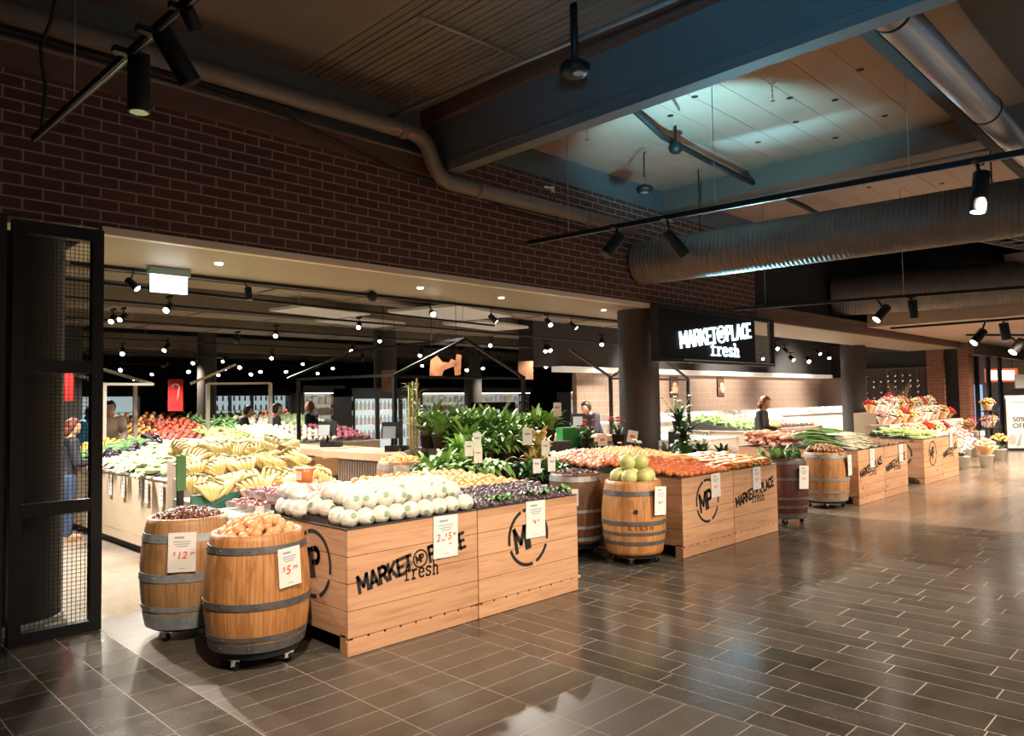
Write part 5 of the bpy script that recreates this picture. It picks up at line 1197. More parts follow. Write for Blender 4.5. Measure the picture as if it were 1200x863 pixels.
rk = T('flower_rack', 'black wire rack of orange flowers before the sale sign', 'rack', (22.0, 4.85, 0))
for sx_ in (-.35, .35):
    for sy_ in (-.15, .15): MB().cyl((sx_, sy_, 0), (sx_, sy_, 1.25), .012, None, 8).build('upright', BLACK, rk)
for z in (.3, .72, 1.15): MB().box(-.37, .37, -.17, .17, z, z+.02).build('shelf', BLACK, rk)
for k in range(5): copy_tree(protos[3 if k % 2 else 1], (21.75+.25*(k % 3), 4.85, .74 if k < 3 else 1.17), None, .9, 'orange and pink bouquet on the black wire rack', 'bouquets on the black rack')
# balloons by the far column
bl = T('balloon_cluster', 'cluster of shiny coloured balloons beside the far dark column', 'balloons', (19.9, 6.55, 0)); R = random.Random(5)
for k, c in enumerate([(.7, .55, .15), (.55, .06, .05), (.06, .12, .45), (.7, .68, .62), (.6, .35, .3), (.35, .5, .45), (.75, .6, .2), (.1, .15, .4), (.6, .1, .1)]):
    MB().ball((R.uniform(-.2, .2), R.uniform(-.14, .14), .95+.075*k), (.11, .11, .125), 14, 10).build('balloon', mat('balloon_%d' % k, c, .18, .3), bl)
MB().cyl((0, 0, 0), (0, 0, 1.0), .012, None, 8).build('pole', BLACK, bl); MB().lathe([(0, 0), (.16, 0), (.16, .02), (0, .03)], 20).build('base', BLACK, bl)
# white standing sale sign
t = T('sale_sign', 'white standing sale sign reading fifty percent off at the right edge', 'sign', (25.0, 4.79, 0), -1.05)
MB().box(-.30, .30, -.02, .02, .06, 1.46).build('panel', WHITE_M, t); MB().box(-.32, .32, -.22, .22, 0, .06).build('base', BLACK, t); MB().box(-.33, .33, -.03, .03, 1.46, 1.54).build('top_strip', WHITE_M, t)
text_mesh('50%', .19, 'big_figures', INK, t, (0, -.0215, .86), bold=.02); text_mesh('OFF', .19, 'big_letters', INK, t, (0, -.0215, .68), bold=.02)
b = MB().box(-.2, .2, -.0215, -.02, 1.32, 1.37).box(-.24, .24, -.0215, -.02, 1.08, 1.095); b.prism([(-.1, .12), (.02, .45), (.06, .45), (.0, .12)], (0, -.0215, 0), (1, 0, 0), (0, 0, 1), (0, .0015, 0)); b.prism([(.1, .12), (.18, .42), (.24, .36), (.22, .12)], (0, -.0215, 0), (1, 0, 0), (0, 0, 1), (0, .0015, 0)); b.build('print', GREYINK, t)
MB().ball((-.18, -.021, .30), (.10, .004, .14), 14, 8).build('pink_print', PETP, t)
# ------------------------------------------------------------------ lit shop sign in its black frame
sg = T('lit_shop_sign', 'black framed sign with glowing white market lettering over the entrance', 'sign', (8.86, 6.0, 2.14))
b = MB().box(0, .06, -.05, .05, 0, .82).box(3.58, 3.64, -.05, .05, 0, .82).box(.06, 3.58, -.05, .05, .76, .82).box(.06, 3.58, -.05, .05, 0, .05); b.build('frame', BLACK, sg)
MB().box(.06, 2.98, -.02, .03, .05, .76).build('back_panel', mat('sign_black', (.006, .009, .012), .55, spec=.15), sg)
MB().box(2.98, 3.58, -.004, .004, .05, .76).build('glass_pane', GLASS, sg)
MB().box(.7, 3.58, -.055, -.05, .03, .05).build('bottom_edge_glint', STEEL, sg)  # pale strip painted in for light catching the lower frame edge
fr = frame((0, -.022, 0), (1, 0, 0), (0, 0, 1), (0, -1, 0)); b = MB()
market_logo(b, fr, .665, .215, 2.88, 7.0, .225, .02, (1.50, .135, .20, 1.25), .165)
b.build('glowing_letters', mat('sign_glow', (.72, .93, 1.0), .4, emis=1.9), sg)
# exit light under the soffit
ex = T('exit_light', 'glowing white box sign hanging under the entrance soffit', 'exit sign', (2.70, 7.28, 2.69))
MB().box(-.165, .165, -.02, .02, 0, .165).build('lit_panel', mat('exit_glow', (.92, .98, 1), .4, emis=3.5), ex); MB().box(-.19, .19, -.035, .035, .165, .235).build('housing', mat('exit_housing', (.30, .48, .55), .4), ex)
# pipes, ducts, conduits
def pipe(name, pts, r, mt, label, cat, couplings=(), n=16, group=None, bend=.0):
    t = T(name, label, cat, (0, 0, 0), 0, group); P = [Vector(p) for p in pts]; Q = [P[0]]
    for i in range(1, len(P)-1):
        if bend:
            a = (P[i-1]-P[i]).normalized()*bend; c = (P[i+1]-P[i]).normalized()*bend
            for k in range(7):
                f = k/6; Q.append((P[i]+a)*(1-f)**2+P[i]*2*f*(1-f)+(P[i]+c)*f*f)
        else: Q.append(P[i])
    Q.append(P[-1]); MB().tube(Q, r, n).build('pipe', mt, t)
    for p, d in couplings:
        p, d = Vector(p), Vector(d).normalized(); MB().cyl(p-d*.035, p+d*.035, r*1.13, None, n).build('collar', mt, t)
    return t
PIPEM = mat('grey_pipe', (.19, .175, .165), .45, col2=(.16, .145, .135), scale=4)
pipe('drain_pipe', [(-2.5, 5.80, 4.24), (4.62, 5.80, 4.28), (4.82, 5.80, 3.87), (8.15, 5.80, 3.88)], .078, PIPEM, 'grey pipe along the top of the brick wall, dropping under the beam', 'pipe', [((1.9, 5.80, 4.264), (1, 0, 0)), ((4.35, 5.80, 4.278), (1, 0, 0)), ((5.35, 5.80, 3.87), (1, 0, 0)), ((7.2, 5.80, 3.875), (1, 0, 0))], 20, None, .16)
t = pipe('cable_run', [(-2.5, 5.93, 4.20), (2.0, 5.93, 4.20), (3.2, 5.93, 4.14), (4.4, 5.95, 3.92), (5.4, 5.96, 3.88), (6, 5.98, 3.80), (8.1, 5.98, 3.76)], .016, BLACKM, 'thin black cable run under the grey pipe', 'cable')
pipe('cable_run', [(-2.5, 5.97, 4.24), (3.4, 5.97, 4.24)], .014, BLACKM, 'second thin black cable above the ledge', 'cable')
pc = MB().cyl((4.02, 5.75, 4.255), (4.5, 5.75, 4.243), .022, None, 8).build('pipe_label', mat('pale_red_label', (.60, .24, .20), .5)); tag(pc, 'pale red strip label stuck on the grey pipe', 'label')
big = pipe('service_pipe', [(5.05, 1.66, 4.22), (14, 1.66, 4.22)], .13, mat('dull_silver_pipe', (.42, .43, .46), .34, .85), 'wide dull silver pipe across the upper right of the ceiling', 'pipe', (), 28)
for x in (5.4, 7.9, 9.8): MB().cyl((x-.015, 1.66, 4.22), (x+.015, 1.66, 4.22), .137, None, 28).build('clamp', BLACK, big)
tray_ = MB().box(5.05, 14, 1.80, 1.90, 4.18, 4.30).build('cable_tray', BLACKM); tag(tray_, 'black cable tray running beside the silver pipe', 'cable tray')
def spiral(p0, p1, r, label, elbow=None, step=.055):
    t = T('spiral_duct', label, 'duct', (0, 0, 0), 0, 'round spiral ducts'); p0, p1 = Vector(p0), Vector(p1); L = (p1-p0).length; n = int(L/step); pts = []; rs = []
    if elbow:
        for e in elbow: pts.append(Vector(e)); rs.append(r)
    for i in range(n+1):
        p = p0.lerp(p1, i/n)
        d = (p1-p0).normalized()
        pts += [p, p+d*.010, p+d*.012, p+d*.020]; rs += [r, r, r+.0022, r+.0022]
        pts.append(p+d*.022); rs.append(r)
    MB().tube(pts, rs, 40, 0, True).build('duct', GALV, t)
    for f in (.12, .55, .93):
        p = p0.lerp(p1, f); MB().cyl(p+Vector((0, 0, r)), (p.x, p.y, 4.9), .008, None, 6).build('hanger', BLACK, t)
    return t
spiral((8.62, 6.05, 3.50), (9.62, -1.5, 3.56), .30, 'long spiral duct coming out of the brick wall')
d2 = spiral((16.0, 6.3, 3.72), (17.2, 2.2, 3.72), .42, 'second wide spiral duct beyond the first, with an elbow'); 
spiral((17.2, 2.2, 3.72), (21.5, 0.4, 3.70), .40, 'third spiral duct running on from the elbow at the right')
# thin conduits, hangers, small ceiling fittings
CONDM = mat('conduit_grey', (.36, .34, .32), .4, .5)
pipe('conduit', [(4.25, 6.0, 4.40), (4.55, 1.2, 4.40)], .020, mat('strut_grey', (.25, .25, .26), .4, .5), 'pale grey strut hanging along the blue beam', 'conduit', (), 8)
for y in (5.6, 2.55): pass
hang = T('strut_hanger', 'thin threaded rod holding the grey strut by the wall', 'rod', (4.28, 5.55, 4.40)); MB().cyl((0, 0, 0), (0, 0, .28), .006, None, 6).build('rod', CONDM, hang); MB().cyl((0, 0, -.01), (0, 0, .02), .014, None, 6).build('nut', CHROME, hang)
pipe('conduit', [(3.55, 4.52, 4.63), (4.84, 4.46, 4.63)], .012, CONDM, 'thin conduit crossing the ribbed ceiling deck', 'conduit', (), 8)
pipe('conduit', [(5.16, 3.55, 4.30), (5.3, 3.62, 4.12), (5.36, 3.66, 4.62), (6.7, 4.15, 4.62)], .010, CONDM, 'thin conduit bending round the beam to the ceiling box', 'conduit', (), 8, None, .05)
pipe('conduit', [(9.2, 6.0, 4.28), (9.6, -.5, 4.28)], .016, mat('strut_brown', (.22, .17, .14), .5, .3), 'long thin strut below the brown ceiling band', 'conduit', (), 8)
pipe('cable_run', [(6.3, 4.45, 4.62), (7.0, 4.55, 4.52), (8.1, 4.62, 4.50), (9.0, 4.65, 4.48), (10.9, 4.69, 4.46), (12.7, 4.8, 4.45)], .035, BLACKM, 'sagging bundle of black cables crossing the beige slab', 'cable')
cw = T('hanging_cable', 'loose black cable hanging down to the upper left light track', 'cable', (1.26, 5.62, 3.43)); MB().tube([(.0, 0, 0), (.02, -.02, .3), (-.02, -.05, .55), (.03, -.1, .75), (.06, -.3, 1.22)], .012, 8).build('cable', BLACKM, cw)
pj = T('ceiling_projector', 'black box projector hanging on a pole below the blue beam', 'projector', (4.35, 3.60, 4.10)); MB().cyl((0, 0, .10), (0, 0, .56), .030, None, 14).build('pole', BLACK, pj)
MB().lathe([(0, 0), (.10, 0), (.12, .03), (.12, .08), (.06, .11), (0, .11)], 6).build('body', BLACK, pj); MB().cyl((-.02, -.05, -.012), (-.02, -.05, .0), .04, None, 16).build('lens_ring', STEEL, pj)
for k, (x, y, z) in enumerate([(7.35, 5.05, 4.06)]):
    t = T('hanging_speaker', 'black round hanging fitting on a bent cable above the track', 'speaker', (x, y, z))
    MB().lathe([(0, 0), (.07, 0), (.095, .02), (.10, .05), (.085, .075), (0, .08)], 24).build('body', BLACK, t); MB().lathe([(0, -.003), (.045, -.003), (.05, 0)], 20).build('grille', STEEL, t)
    for q in (-.035, 0, .035): MB().cyl((q, 0, .08), (q, 0, .19), .004, None, 6).build('rod', CHROME, t)
    MB().tube([(0, 0, .19), (0, 0, .42), (.04, .02, .50), (.12, .05, .53)], .010, 8).build('cable', BLACK, t)
dm = T('dome_camera', 'black dome camera under the beige slab in the blue light', 'camera', (7.15, 4.48, 4.34)); MB().lathe([(0, 0), (.04, .005), (.07, .03), (.085, .07), (.08, .10), (.05, .13), (.015, .14), (.015, .315)], 24).build('dome', BLACK, dm); MB().ball((-.07, -.03, .07), .022, 10, 6).build('knob', BLACK, dm)
for k, (x, y) in enumerate([(6.35, 5.1), (6.85, 3.2), (7.6, 2.1)]):
    t = T('sprinkler', ['small sprinkler nearest the brick wall', 'small sprinkler in the middle of the beige slab', 'small sprinkler by the silver pipe'][k], 'sprinkler', (x, y, 4.50), 0, 'ceiling sprinklers')
    MB().cyl((0, 0, .0), (0, 0, .158), .007, None, 6).lathe([(.0, .150), (.03, .150), (.03, .157), (0, .157)], 12).build('drop', CHROME, t); MB().lathe([(0, -.03), (.022, -.028), (.022, -.024), (0, -.022)], 12).cyl((0, 0, -.03), (0, 0, 0), .004, None, 6).build('head', CHROME, t)
wb = T('wall_camera', 'small white fitting with looped cable above the brick wall', 'camera', (6.55, 5.80, 4.12)); MB().cyl((0, 0, -.05), (0, 0, .02), .022, None, 12).build('body', WHITE_M, wb); MB().bar((-.12, .02, .0), (0, 0, 0), .02).build('arm', WHITE_M, wb)
MB().tube([(0, 0, -.05), (-.05, 0, -.12), (-.02, 0, -.2), (.04, 0, -.14), (.01, 0, -.08), (.05, 0, -.2), (.07, 0, -.55)], .006, 6).build('cable', BLACK, wb)
# air trays over the shop end of the mall
vt = T('cable_ladder', 'grey cable ladders in the dark ceiling void', 'cable ladder', (0, 0, 0))
for y in (3.2, 3.6): MB().bar((13.2, y, 4.25), (20, y-1.6, 4.25), .03, .08).build('rail', CONDM, vt)
for k in range(14): MB().bar((13.5+.45*k, 3.13-.106*k, 4.24), (13.5+.45*k, 3.53-.106*k, 4.24), .03).build('rung', CONDM, vt)
vb = T('air_box', 'pale rectangular air box in the dark ceiling void', 'air box', (17.2, 2.9, 4.05), -.3); MB().box(-.5, .5, -.3, .3, 0, .22).build('box', mat('air_box_grey', (.26, .21, .18), .6), vb); MB().box(-.53, .53, -.33, .33, -.02, 0).build('flange', CONDM, vb)
# ------------------------------------------------------------------ tracks and track spotlights
def track(p0, p1, label, w=.036, drops=(), zc=ZC):
    t = T('light_track', label, 'light track', (0, 0, 0), 0, 'ceiling light tracks'); p0, p1 = Vector(p0), Vector(p1)
    MB().bar(p0, p1, w, w).build('rail', BLACK, t); MB().bar(p0-Vector((0, 0, w*.55)), p1-Vector((0, 0, w*.55)), w*.3, .003).build('contact_strip', STEEL, t)
    for f in drops: p = p0.lerp(p1, f); MB().cyl(p, (p.x, p.y, zc), .004, None, 5).build('suspension_wire', CONDM, t)
    return t
track((1.24, 5.71, 3.41), (1.36, 1.6, 3.43), 'black light track at the upper left in front of the bricks', .036, (.2, .55, .9))
track((6.02, 5.72, 3.38), (6.78, .3, 3.42), 'long black light track crossing before the spiral duct', .045, (.1, .4, .7))
track((10.9, 5.85, 3.02), (12.8, 1.4, 3.10), 'black light track beyond the spiral duct', .045, (.1, .5))
track((17.05, 5.5, 3.04), (17.05, -1, 3.04), 'black light track on the edge of the low ceiling', .045, ())
track((19.2, 4.6, 2.94), (22.5, 2.4, 2.94), 'short black light track under the low ceiling at the right', .045, (.1, .8), 3.1)
track((1.9, 7.42, 2.90), (10.9, 7.42, 2.90), 'black light track along the back edge of the entrance soffit', .03)
LENS2 = mat('unlit_lens', (.05, .05, .05), .2)
def spotlamp(p, d, L, r, label, lit=True, group=None, bare=False, lens=None, mount=True, n=18, trackpt=None):
    """p: centre of the lamp mouth, d: direction it points"""
    d = Vector(d).normalized(); p = Vector(p); t = T('track_spotlight', label, 'spotlight', p, 0, group)
    b = MB().tube([-d*L, -d*(L-.01), -d*.004, Vector((0, 0, 0))], [r*.9, r, r, r*.95], n); b.build('lamp_head', BLACK, t)
    a = d.orthogonal().normalized(); c = d.cross(a); b = MB()
    pts = [d*.003]+[d*.003+(a*math.cos(2*PI*k/14)+c*math.sin(2*PI*k/14))*r*.84 for k in range(14)]
    b.add(pts, [(0, 1+k, 1+(k+1) % 14) for k in range(14)]); b.build('lens', (lens or LENS) if lit else LENS2, t)
    if mount:
        top = Vector(trackpt)-p if trackpt else -d*L*.72+Vector((0, 0, r*1.6+.03))
        MB().cyl(-d*L*.72, top, r*.22, None, 8).build('bracket', BLACK, t); MB().obox(top+Vector((0, 0, .012)), (r*3.2, r*.9, .03), Matrix.Rotation(PI/2 if not trackpt else 0, 3, 'Z')).build('adaptor', BLACK, t)
    return t
MG = 'track spotlights of the mall'
BLKS = MATS['black_steel']
spotlamp((1.33, 4.0, 3.12), (0, 0, -1), .28, .054, 'black cylinder spotlight hanging straight down at the upper left', False, MG, trackpt=(1.29, 4.0, 3.40))
spotlamp((1.46, 3.66, 3.20), (.50, -.06, -.80), .26, .052, 'black cylinder spotlight tilted to the right at the upper left', True, MG, lens=LENS2, trackpt=(1.30, 3.70, 3.40))
spotlamp((1.36, 3.36, 3.33), (.5, .3, -.5), .09, .034, 'small bronze topped spotlight above the tilted one', False, MG, trackpt=(1.31, 3.40, 3.41))
spotlamp((6.66, 1.48, 3.02), (-.12, .10, -1), .32, .060, 'lit cylinder spotlight on the long track, upper right', True, MG, trackpt=(6.62, 1.46, 3.39))
spotlamp((6.46, 3.98, 3.04), (.55, -.35, -.75), .30, .060, 'tilted cylinder spotlight on the long track before the duct', False, MG, trackpt=(6.27, 4.05, 3.37))
spotlamp((6.00, 4.62, 3.08), (-.62, .2, -.7), .28, .060, 'second tilted spotlight on the long track, pointing at the bricks', False, MG, trackpt=(6.18, 4.60, 3.37))
spotlamp((11.55, 3.92, 2.72), (-.50, .35, -.62), .27, .065, 'tilted spotlight on the track beyond the duct, lit at its mouth', True, MG, trackpt=(11.72, 3.95, 3.03))
spotlamp((12.0, 3.55, 2.74), (.12, .0, -1), .27, .065, 'upright spotlight on the track beyond the duct', False, MG, trackpt=(11.9, 3.55, 3.03))
spotlamp((17.0, 3.95, 2.62), (-.5, .35, -.62), .34, .085, 'tilted spotlight on the low ceiling edge, left of four', True, MG, trackpt=(17.05, 3.75, 3.02))
spotlamp((17.3, 3.45, 2.66), (.15, -.1, -1), .34, .085, 'upright spotlight on the low ceiling edge, second of four', False, MG, trackpt=(17.08, 3.45, 3.02))
spotlamp((19.3, 3.75, 2.50), (-.5, .35, -.62), .36, .10, 'tilted spotlight under the low ceiling, third of four', True, MG, trackpt=(19.6, 3.9, 2.93))
spotlamp((21.2, 3.2, 2.46), (-.4, .2, -.8), .34, .10, 'spotlight under the low ceiling, last of four at the right', False, MG, trackpt=(21.5, 3.1, 2.93))
HG = 'spotlights under the entrance soffit'
for k, (x, z, d, lit) in enumerate([(2.43, 2.71, (.45, -.5, -.6), True), (3.52, 2.70, (.1, -.05, -1), False), (7.05, 2.70, (.5, -.3, -.55), True), (8.75, 2.71, (.3, -.5, -.5), True), (10.2, 2.66, (0, -.6, -.6), True), (10.55, 2.72, (.2, -.7, -.5), True), (5.95, 2.72, (-.4, -.75, -.35), True)]):
    spotlamp((x, 7.32, z), d, .13, .036, ['lit spotlight just left of the glowing exit sign', 'unlit spotlight hanging right of the glowing exit sign', 'lit spotlight right of the brightest flare', 'lit spotlight on the soffit left of the sign column',
             'lit spotlight next to the sign column, the left one of two', 'lit spotlight next to the sign column, the right one of two', 'brightest flaring spotlight in the middle of the entrance soffit'][k], lit, HG, trackpt=(x, 7.42, 2.89))
dc_ = T('dome_camera', 'small black dome camera under the entrance soffit', 'camera', (5.02, 7.3, 2.80)); MB().lathe([(0, 0), (.04, .01), (.06, .05), (.062, .09), (.03, .12), (0, .13)], 20).build('dome', BLACK, dc_)
for k, x in enumerate((2.95, 5.3, 6.6, 8.7)):
    sm = MB().lathe([(0, 2.915), (.035, 2.915), (.04, 2.93), (0, 2.931)], 16).build('downlight', mat('soffit_lamp', (1, .92, .8), .4, emis=3)); sm.location = (x, 6.75, 0); tag(sm, 'small round downlight set in the beige soffit', 'downlight', 'downlights in the entrance soffit')
# the many small spotlights over the hall (x, y, z)
HALL_SPOTS = [(2.96, 8.06, 2.62), (3.02, 10.02, 2.68), (3.21, 10.31, 2.74), (4.72, 15.0, 2.62), (5.32, 14.57, 2.68), (5.87, 12.74, 2.74), (5.26, 10.11, 2.62), (7.08, 22.64, 2.68), (10.36, 31.53, 2.74), (8.87, 19.89, 2.62), (9.32, 19.98, 2.68), (11.58, 26.53, 2.74), (11.0, 22.78, 2.62), (11.76, 21.92, 2.68), (7.82, 21.49, 2.74), (7.02, 17.46, 2.62), (8.1, 15.76, 2.68), (8.17, 18.46, 2.74), (8.61, 21.72, 2.62), (8.81, 25.17, 2.68), (6.2, 9.38, 2.74), (11.23, 18.28, 2.62), (9.96, 17.67, 2.68), (10.64, 15.88, 2.74), (9.88, 12.62, 2.62), (13.38, 16.99, 2.68), (17.06, 18.39, 2.74), (15.58, 17.54, 2.62), (7.85, 7.04, 2.68), (12.08, 9.44, 2.74), (16.3, 14.83, 2.62), (11.82, 10.62, 2.68), (19.75, 18.6, 2.74), (17.42, 16.75, 2.62), (17.74, 14.89, 2.68), (19.25, 14.86, 2.74), (16.96, 12.91, 2.62), (20.72, 14.7, 2.68), (18.33, 17.82, 2.74), (11.27, 10.26, 2.62), (15.91, 7.51, 2.68), (18.32, 8.38, 2.74), (21.37, 9.15, 2.62), (18.86, 7.78, 2.68), (22.17, 13.43, 2.74), (18.66, 9.22, 2.62), (11.04, 22.21, 2.68), (14.1, 23.97, 2.74), (14.0, 19.52, 2.62), (14.99, 17.95, 2.68), (14.62, 15.08, 2.74), (20.69, 16.78, 2.62), (23.46, 17.13, 2.68), (22.29, 10.02, 2.74), (20.04, 8.03, 2.62), (8.41, 12.98, 2.68), (7.86, 11.21, 2.74), (9.2, 9.71, 2.62)]
for k, (x, y, z) in enumerate(HALL_SPOTS):
    f = k % 5
    d = [(-.55, -.65, -.5), (-.45, -.7, -.55), (-.6, -.55, -.5), (-.3, -.8, -.6), (-.55, -.4, -.6)][f]
    dist = math.hypot(x, y); r = .036 if dist < 14 else (.046 if dist < 22 else .062)  # heads and lenses widened with distance to stand in for lamp glare
    t = spotlamp((x, y, z), d, .15 if dist < 14 else .2, r, 'small lit track spotlight among the many under the dark hall ceiling', (k % 9) != 5, 'small spotlights under the hall ceiling', lens=LENSF, n=12)
    if (k % 9) == 5: t['label'] = 'small unlit track spotlight under the dark hall ceiling'; t['group'] = 'unlit small spotlights under the hall ceiling'
for k, (y, x0, x1) in enumerate([(8.5, 1.0, 9), (9.9, 1, 16), (12.2, 2, 22), (15.4, 3, 26), (19.2, 4, 30), (24, 5, 33)]):
    track((x0, y, 2.94), (x1, y+.9, 2.94), 'black light track of the hall, %s from the entrance' % ['first', 'second', 'third', 'fourth', 'fifth', 'sixth'][k], .03, (.1, .5, .9), 3.28)
# suspended pale ceiling panels near the entrance
for k, (x, y, w, l, rz) in enumerate([(6.9, 11.6, 1.5, .9, .2), (8.4, 12.6, 1.6, .9, .2), (8.9, 10.4, 1.9, 1.5, .3), (10.9, 11.6, 1.9, .9, .2)]):
    t = T('ceiling_panel', ['pale hanging panel at the left of the panel group', 'pale hanging panel behind the left one', 'large pale bluish hanging panel behind the flaring spotlight', 'pale hanging panel at the right of the panel group'][k], 'ceiling panel', (x, y, 3.22), rz, 'pale panels hanging in the hall')
    MB().box(-w/2, w/2, -l/2, l/2, 0, .05).build('board', mat('panel_grey', (.72, .73, .73), .5), t)
    for a in (-1, 1): MB().cyl((a*w*.4, 0, .05), (a*w*.4, 0, .73), .005, None, 5).build('wire', BLACK, t)
# neighbouring shop at the right edge
ns = T('shop_light_box', 'glowing red edged light box of the shop at the far right', 'light box', (31.0, 6.4, 2.25), -.8); MB().box(-.55, .55, -.06, .06, -.24, .24).build('box', mat('light_box_red', (.75, .12, .04), .4, emis=.8), ns); MB().box(-.42, .42, -.075, -.06, -.16, .16).build('lit_face', mat('light_box_white', (1, .92, .85), .4, emis=5), ns)
for s_ in (-.4, .4): MB().cyl((s_, 0, .24), (s_, 0, .85), .01, None, 6).build('rod', BLACK, ns)
sf = T('shop_glazing', 'black framed shop window with bluish light at the far right', 'shop window', (26.2, 6.05, 0), -.2)
for x in (0, .75, 1.5): MB().box(x-.05, x+.05, -.05, .05, 0, 2.75).build('mullion', BLACK, sf)
MB().box(0, 1.5, -.01, .01, .05, 2.7).build('glass', GLASS, sf); MB().box(.1, 1.45, .5, .55, .6, 1.9).build('poster_screen', mat('screen_blue', (.25, .45, .75), .4, emis=1.2), sf)
tp = T('till_display', 'pale screen panel standing at the right edge behind the sale sign', 'display', (26.0, 4.75, 0), -1.0); MB().box(-.3, .3, -.03, .03, 1.75, 2.15).build('screen', mat('pale_screen', (.70, .72, .72), .4), tp); MB().box(-.36, .36, -.05, .05, 1.66, 1.72).build('shelf', BLACK, tp); MB().cyl((0, 0, 0), (0, 0, 1.7), .03, None, 10).build('pole', BLACK, tp)
pb = T('flower_bench', 'raised bench of cream flowers behind the sale sign', 'flower bench', (26.4, 4.4, 0)); MB().box(-.6, .6, -.3, .3, 0, 1.45).build('bench', LAMB, pb); b = MB(); bouquet(b, (0, 0, 1.5), .45, random.Random(3), 40); b.build('blooms', PETC, pb)
# dark display wall of hanging pots beside the far column
hw = T('pot_display_wall', 'dark slatted wall hung with small shiny pots by the brick pillar', 'display wall', (24.6, 8.1, 0), -PI/2)
MB().box(-1.1, 1.1, -.03, .03, 0, 2.45).build('back_board', mat('dark_board', (.055, .040, .034), .5), hw); b = MB()
for k in range(18): b.box(-1.08+.125*k, -1.06+.125*k, -.05, -.03, .05, 2.4)
b.build('slats', mat('dark_slat', (.03, .025, .022), .4), hw); MB().box(-1.16, -1.1, -.06, .06, 0, 2.5).build('edge_post', CHROME, hw)
pt_ = MB().lathe([(0, 0), (.03, 0), (.042, .08), (.036, .08), (0, .07)], 10).build('hanging_pot', CHROME); spots = []
for r_ in range(6):
    for c_ in range(9):
        if rnd.random() < .75: spots.append(((24.50, 7.2+.21*c_, 1.32+.17*r_), (0, 0, 0), 1))
scatter(pt_, spots, 'small shiny pot hanging on the dark slatted wall', 'pot', 'small pots on the dark slatted wall')
# ------------------------------------------------------------------ people
SKIN = mat('skin', (.62, .36, .25), .5)
def chain_mesh(chains):
    """limbs as tapering tubes with round joints, all overlapping so that they fuse into one surface"""
    b = MB()
    for ch in chains:
        pts = []; rs = []
        for i in range(len(ch)-1):
            (p, r), (q, s_) = ch[i], ch[i+1]; p, q = Vector(p), Vector(q)
            for k in range(4): pts.append(p.lerp(q, k/4)); rs.append(r+(s_-r)*k/4)
        pts.append(Vector(ch[-1][0])); rs.append(ch[-1][1])
        b.tube(pts, rs, 14)
        for p, r in ch: b.ball(p, r*.995, 14, 10)
    return b
def torso(b, rings):
    """stacked ellipses: (centre, half depth, half width)"""
    n = 20; vs = []; fs = []
    for c, rx, ry in rings:
        for k in range(n): w = 2*PI*k/n; vs.append(Vector(c)+Vector((rx*math.cos(w), ry*math.sin(w), 0)))
    L_ = len(rings)
    for i in range(L_-1):
        for k in range(n): fs.append((i*n+k, i*n+(k+1) % n, (i+1)*n+(k+1) % n, (i+1)*n+k))
    fs += [tuple(range(n-1, -1, -1)), tuple((L_-1)*n+k for k in range(n))]; b.add(vs, fs, 0, True)
def fuse(mb, name, mt, parent, vox):
    o = mb.build(name, mt); m_ = o.modifiers.new('r', 'REMESH'); m_.mode = 'VOXEL'; m_.voxel_size = vox; m_.use_smooth_shade = True
    q_ = o.modifiers.new('q', 'SMOOTH'); q_.factor = .5; q_.iterations = 5
    dg = bpy.context.evaluated_depsgraph_get(); me = bpy.data.meshes.new_from_object(o.evaluated_get(dg)); bpy.data.objects.remove(o)
    me.materials.clear(); me.materials.append(mt); me.polygons.foreach_set('use_smooth', [True]*len(me.polygons))
    r = bpy.data.objects.new(name, me); C.objects.link(r); r.parent = parent; return r
